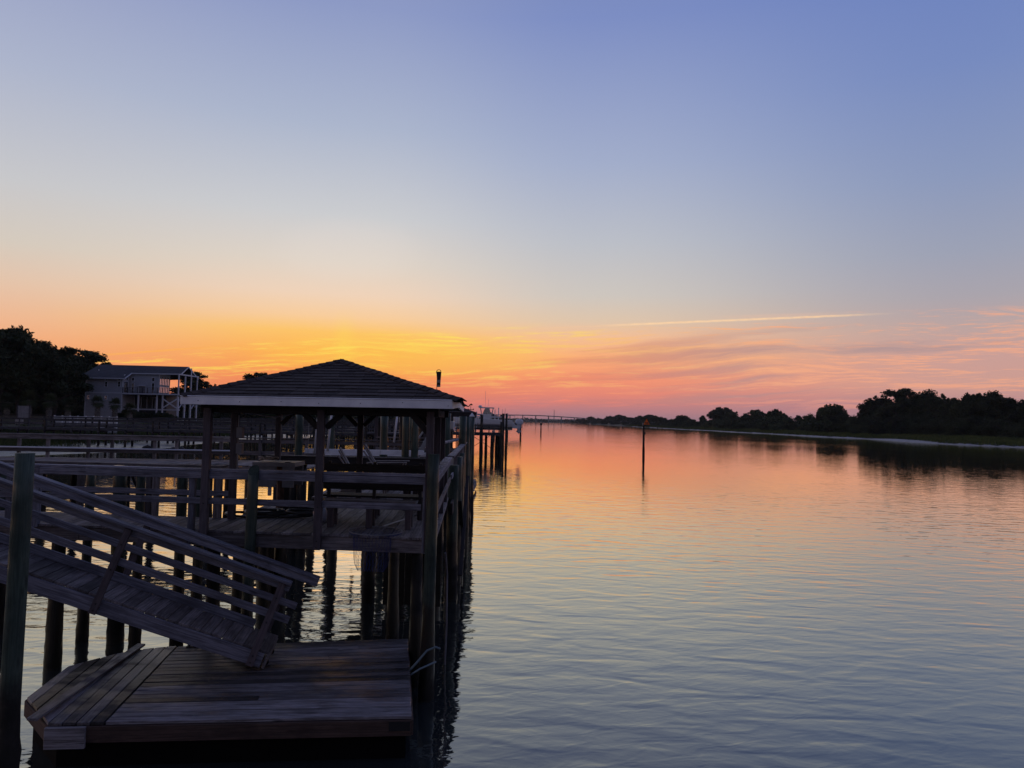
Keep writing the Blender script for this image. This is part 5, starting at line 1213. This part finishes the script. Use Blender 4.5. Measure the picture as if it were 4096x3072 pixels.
for i, dy in enumerate((-.38, .38)):
    cow = [(.50, 3.56), (.46, 3.80), (.62, 4.02), (.98, 4.10), (1.36, 4.02), (1.50, 3.72), (1.42, 3.42), (1.14, 3.30), (.72, 3.40)]
    mb = MB()
    def ring(sc, y, sh=1): cx, cz = .98, 3.72; return [Vector((cx + (x - cx) * sc, 90 + dy + y, cz + (z - cz) * sc)) for x, z in cow]
    mb.loft([ring(.55, -.30), ring(.85, -.27), ring(1, -.15), ring(1, .15), ring(.85, .27), ring(.55, .30)]); ob = mb.build('outboard_motor', M_cowl, bt, smooth=True)
    mb = MB(); mb.prism([(.78, 90 + dy - .09, 3.45), (1.22, 90 + dy - .09, 3.35), (1.12, 90 + dy - .09, 2.72), (1.2, 90 + dy - .09, 2.62), (.75, 90 + dy - .09, 2.66)], (0, .18, 0)); mb.build('leg', M_cowl, ob)
    mb = MB(); mb.tube([(.62, 90 + dy, 2.52), (.75, 90 + dy, 2.52), (1.12, 90 + dy, 2.52), (1.24, 90 + dy, 2.52)], [.03, .10, .11, .05], 10); mb.prism([(.72, 90 + dy - .02, 2.68), (1.15, 90 + dy - .02, 2.68), (1.02, 90 + dy - .02, 2.24), (.84, 90 + dy - .02, 2.28)], (0, .04, 0)); mb.build('gearcase', M_cowl, ob)
    mb = MB()
    for q2 in range(3):
        t = q2 * 2.094; mb.prism([(1.24, 90 + dy, 2.52), (1.22, 90 + dy + .2 * math.cos(t - .35), 2.52 + .2 * math.sin(t - .35)), (1.28, 90 + dy + .2 * math.cos(t + .35), 2.52 + .2 * math.sin(t + .35))], (.015, 0, 0))
    mb.build('propeller', M_alu, ob)
    beam('clamp_bracket', (.55, 90 + dy, 3.0), (.55, 90 + dy, 3.75), .25, .18, M_iron, ob, bev=0)
for y in (86.7, 93.0): beam('top_beam', (-9.0, y, 4.28), (-.95, y, 4.28), .14, .16, M_pvc, bd, bev=0)
for x in (-7.3, -2.2): beam('cradle_beam', (x, 86.8, 2.5), (x, 93, 2.5), .2, .25, M_alu, bd, bev=0)
for x, h2 in ((-2.05, 1.3), (-1.6, 1.55)): mb = MB(); mb.tube([(x, 88.9, 3.8), (x, 88.9, 3.9 + h2)], .05, 6); mb.build('rod_holder', M_pvc, bt)
cb = thing('cabin_boat', 'white cabin boat on a lift seen between posts under the gazebo\'s right corner', 'boat', (-10, 78, 2.5)); rows = []
for i in range(9):
    t = i / 8; hw = 1.2 * (1 - t ** 2.4) + .02; rows.append([Vector((-6.2 - 6.0 * t, 78 + y * hw, z)) for y, z in ((0, 2.55 + .9 * t ** 3), (.85, 2.85 + .6 * t ** 3), (1, 3.65 + .35 * t), (-1, 3.65 + .35 * t), (-.85, 2.85 + .6 * t ** 3))])
mb = MB(); mb.loft(rows); mb.build('hull', M_hull, cb)
mb = MB(); mb.prism([(-7.0, 77.2, 3.6), (-7.1, 77.2, 4.75), (-8.9, 77.2, 4.7), (-9.6, 77.2, 3.7)], (0, 1.6, 0)); mb.build('cabin', M_hull, cb)
for x in (-7.7, -8.4): mb = MB(); mb.aabb(x - .22, x + .22, 77.16, 77.19, 4.05, 4.45); mb.build('cabin_window', M_glass, cb)
lf2 = thing('boat_lift', 'dark lift pilings and beams holding the cabin boat', 'boat lift', (-9, 78, 0))
for x in (-11.5, -6.6):
    for y in (76.3, 79.7): piling(x, y, 4.6, .15, M_pileD, lf2, sides=8)
for x in (-10.4, -7.2): beam('cradle_beam', (x, 76.3, 2.42), (x, 79.7, 2.42), .2, .2, M_alu, lf2, bev=0)
# canopy and dark umbrella on the far docks
cv = thing('boat_canopy', 'pale sloping boat canopy left of the motor boat\'s hard top', 'canopy', (-6, 100, 3)); mb = MB()
slab(mb, [(-7.6, 97, 5.25), (-4.0, 97, 4.65), (-4.0, 100, 4.65), (-7.6, 100, 5.25)], .08); mb.build('canopy_top', M_trim, cv)
for x, z in ((-7.4, 5.1), (-4.2, 4.6)):
    for y in (97.1, 99.9): beam('post', (x, y, -.5), (x, y, z), .14, .14, M_far, cv, bev=0)
um = thing('dark_canopy', 'dark peaked canopy on a dock behind the motor boat', 'canopy', (-4, 125, 2)); mb = MB()
mb.loft([[Vector((-3.6 + r * math.cos(t * 1.571 + .785), 125 + r * math.sin(t * 1.571 + .785), z)) for t in range(4)] for z, r in ((4.1, 2.4), (4.2, 2.4), (5.25, .05))]); mb.build('canopy_top', M_iron, um)
for x in (-5.1, -2.1):
    for y in (123.5, 126.5): beam('post', (x, y, -.6), (x, y, 4.15), .16, .16, M_far, um, bev=0)
beam('deck', (-8, 125, 2.3), (-1, 125, 2.3), 4, .25, M_far, um, bev=0)
# small far boat behind
b2_ = thing('small_boat', 'small pale boat with a frame on a dock far behind the outboards', 'boat', (1, 190, 2)); rows = []
for i in range(8):
    t = i / 7; hw = 1.2 * (1 - t ** 2.5) + .02; rows.append([Vector((2.8 - 7 * t, 190 + y * hw, z)) for y, z in ((0, 2.2 + .8 * t ** 3), (.8, 2.5 + .5 * t ** 3), (1, 3.3 + .3 * t), (-1, 3.3 + .3 * t), (-.8, 2.5 + .5 * t ** 3))])
mb = MB(); mb.loft(rows); mb.build('hull', M_hull, b2_)
mb = MB(); mb.tube([(-.6, 189.4, 3.3), (-.9, 189.4, 5.1), (.9, 189.4, 5.1), (.6, 189.4, 3.3)], .07, 6); mb.tube([(-.6, 190.6, 3.3), (-.9, 190.6, 5.1), (.9, 190.6, 5.1), (.6, 190.6, 3.3)], .07, 6); mb.build('top_frame', M_alu, b2_)
lf = thing('boat_lift', 'distant dark boat lift pilings around the small pale boat', 'boat lift', (0, 190, 0))
for x in (-4.5, -1, 2.5):
    for y in (188.3, 191.7): piling(x, y, 3.6, .2, M_pileD, lf, sides=8)
for y in (188.3, 191.7): beam('cradle_beam', (-4.8, y, 2.1), (2.8, y, 2.1), .3, .3, M_far, lf, bev=0)

# ------------------------------------------------------------------ day marker 98
dm = thing('channel_marker', 'channel marker pile with an orange triangle sign reading 98', 'channel marker', (15.73, 85, 0))
piling(15.73, 85, 3.56, .125, M_pileD, dm, sides=14, name='pile')
sy = 84.78; cx = 16.02
T0, T1, T2 = (cx - .37, 3.70), (cx + .37, 3.70), (cx, 4.42)
def tri(sc, y, th, m, nm):
    gx = (T0[0] + T1[0] + T2[0]) / 3; gz_ = (T0[1] + T1[1] + T2[1]) / 3; mb = MB(); mb.prism([(gx + (x - gx) * sc, y, gz_ + (z - gz_) * sc) for x, z in (T0, T1, T2)], (0, th, 0)); return mb.build(nm, m, dm)
tri(1.12, sy, .02, M_iron, 'sign_border'); face = tri(.98, sy - .012, .01, M_sign, 'sign_face')
cu = bpy.data.curves.new('digits', 'FONT'); cu.body = '98'; cu.size = .34; cu.extrude = .004; cu.offset = .003; cu.align_x = 'CENTER'; cu.space_character = 1.1
to = bpy.data.objects.new('tmp', cu); me = bpy.data.meshes.new_from_object(to); me.materials.clear(); me.materials.append(M_iron); bpy.data.objects.remove(to)
dg = bpy.data.objects.new('digits', me); link(dg, Matrix.Translation((cx, sy - .03, 3.76)) @ Matrix.Rotation(R(90), 4, 'X'), face)
beam('platform', (14.95, 85, 3.58), (16.25, 85, 3.58), .4, .05, M_iron, dm, bev=0); beam('strut', (15.83, 85, 3.2), (16.2, 85, 3.55), .04, .04, M_iron, dm, bev=0)
beam('sign_mount', (15.9, 84.85, 3.55), (15.9, 84.85, 4.0), .05, .05, M_iron, dm, bev=0)
mb = MB(); mb.tube([(15.6, 84.9, 3.3), (15.5, 84.9, 3.25), (15.5, 84.9, 1.7), (15.6, 84.9, 1.65)], .02, 6); mb.build('ladder_rail', M_alu, dm)
mb = MB(); mb.aabb(15.85, 15.94, 84.9, 85.1, 2.55, 2.8); mb.build('battery_box', M_iron, dm); mb = MB(); mb.tube([(15.62, 85, 3.6), (15.62, 85, 3.9)], .06, 10); mb.build('lantern', M_alu, dm)
fm = thing('channel_marker', 'tiny distant marker post near the far bank', 'channel marker', (10.4, 250, 0)); piling(10.4, 250, 2.6, .2, M_pileD, fm, sides=8, name='pile')
mb = MB(); mb.aabb(10.0, 10.8, 249.7, 249.75, 2.4, 3.1); mb.build('sign_board', M_iron, fm)
# low broken pilings by the far right bank
lp = thing('old_pier', 'low row of old pilings running out from the far bank', 'pier', (66, 505, 0))
for i in range(14): piling(66 + i * 3.1, 505 + random.uniform(-1, 1), random.uniform(.5, .9), .2, M_pileD, lp, sides=6)

# ------------------------------------------------------------------ bridge
br_ = thing('highway_bridge', 'long low concrete bridge with one slim mast across the far horizon', 'bridge', (100, 2000, 0))
pts = []
def zb_(x): return 19.0 - 9.5 * ss(40, 330, x) - 6 * ss(60, -500, x)
xs_ = [-420 + i * 20 for i in range(42)]
mb = MB(); mb.loft([[Vector((x, y, zb_(x) + z)) for y, z in ((1995, -1.2), (1995, 1.2), (2007, 1.2), (2007, -1.2))] for x in xs_]); mb.build('deck', M_conc, br_)
for i, x in enumerate(range(-400, 400, 36)):
    mb = MB(); mb.aabb(x - 1.3, x + 1.3, 1998, 2004, -1, zb_(x) - 1.2); mb.build('pier_column', M_conc, br_)
mb = MB(); mb.tube([(119, 1994, 10), (119, 1994, 36)], [1.0, .5], 8); mb.build('mast', M_conc, br_)
# trees of the far shore read as one low wood
vs = []; fs = []; random.seed(77)
for i in range(5000):
    x = random.uniform(-650, 900); c = Vector((x, 2170 + random.uniform(0, 60), random.uniform(0, 1) ** 1.3 * (9 + 6 * mnoise.noise(Vector((x * .012, 0, 0)))))); s = random.uniform(1.5, 4)
    n = len(vs); d1 = rand_dir() * s; d2 = rand_dir() * s; vs += [c - d1, c + d2, c + d1, c - d2]; fs.append((n, n + 1, n + 2, n + 3))
me = bpy.data.meshes.new('far_wood'); me.from_pydata([tuple(v) for v in vs], [], fs); me.materials.append(M_leaf2)
o = bpy.data.objects.new('far_wood', me); link(o, Matrix.Identity(4)); o['kind'] = 'stuff'; o['label'] = 'low hazy wood on the far shore beneath the bridge'; o['category'] = 'wood'

# ------------------------------------------------------------------ morning haze
mb = MB(); mb.aabb(-4010, 4010, -410, 5010, -1.4, 38.5)
hz = mb.build('haze', M_water); hz.data.materials.clear(); hm = bpy.data.materials.new('haze_air'); hm.use_nodes = True; hm.node_tree.nodes.clear()
kk = Nodes(hm.node_tree); o = kk.n.new('ShaderNodeOutputMaterial'); v = kk.n.new('ShaderNodeVolumePrincipled'); v.inputs['Color'].default_value = (.92, .90, .92, 1); v.inputs['Density'].default_value = .00007; v.inputs['Anisotropy'].default_value = .3
kk.l.new(v.outputs[0], o.inputs['Volume']); hz.data.materials.append(hm); hz['kind'] = 'stuff'; hz['label'] = 'thin morning haze over the river'; hz['category'] = 'haze'
SC.cycles.volume_bounces = 0
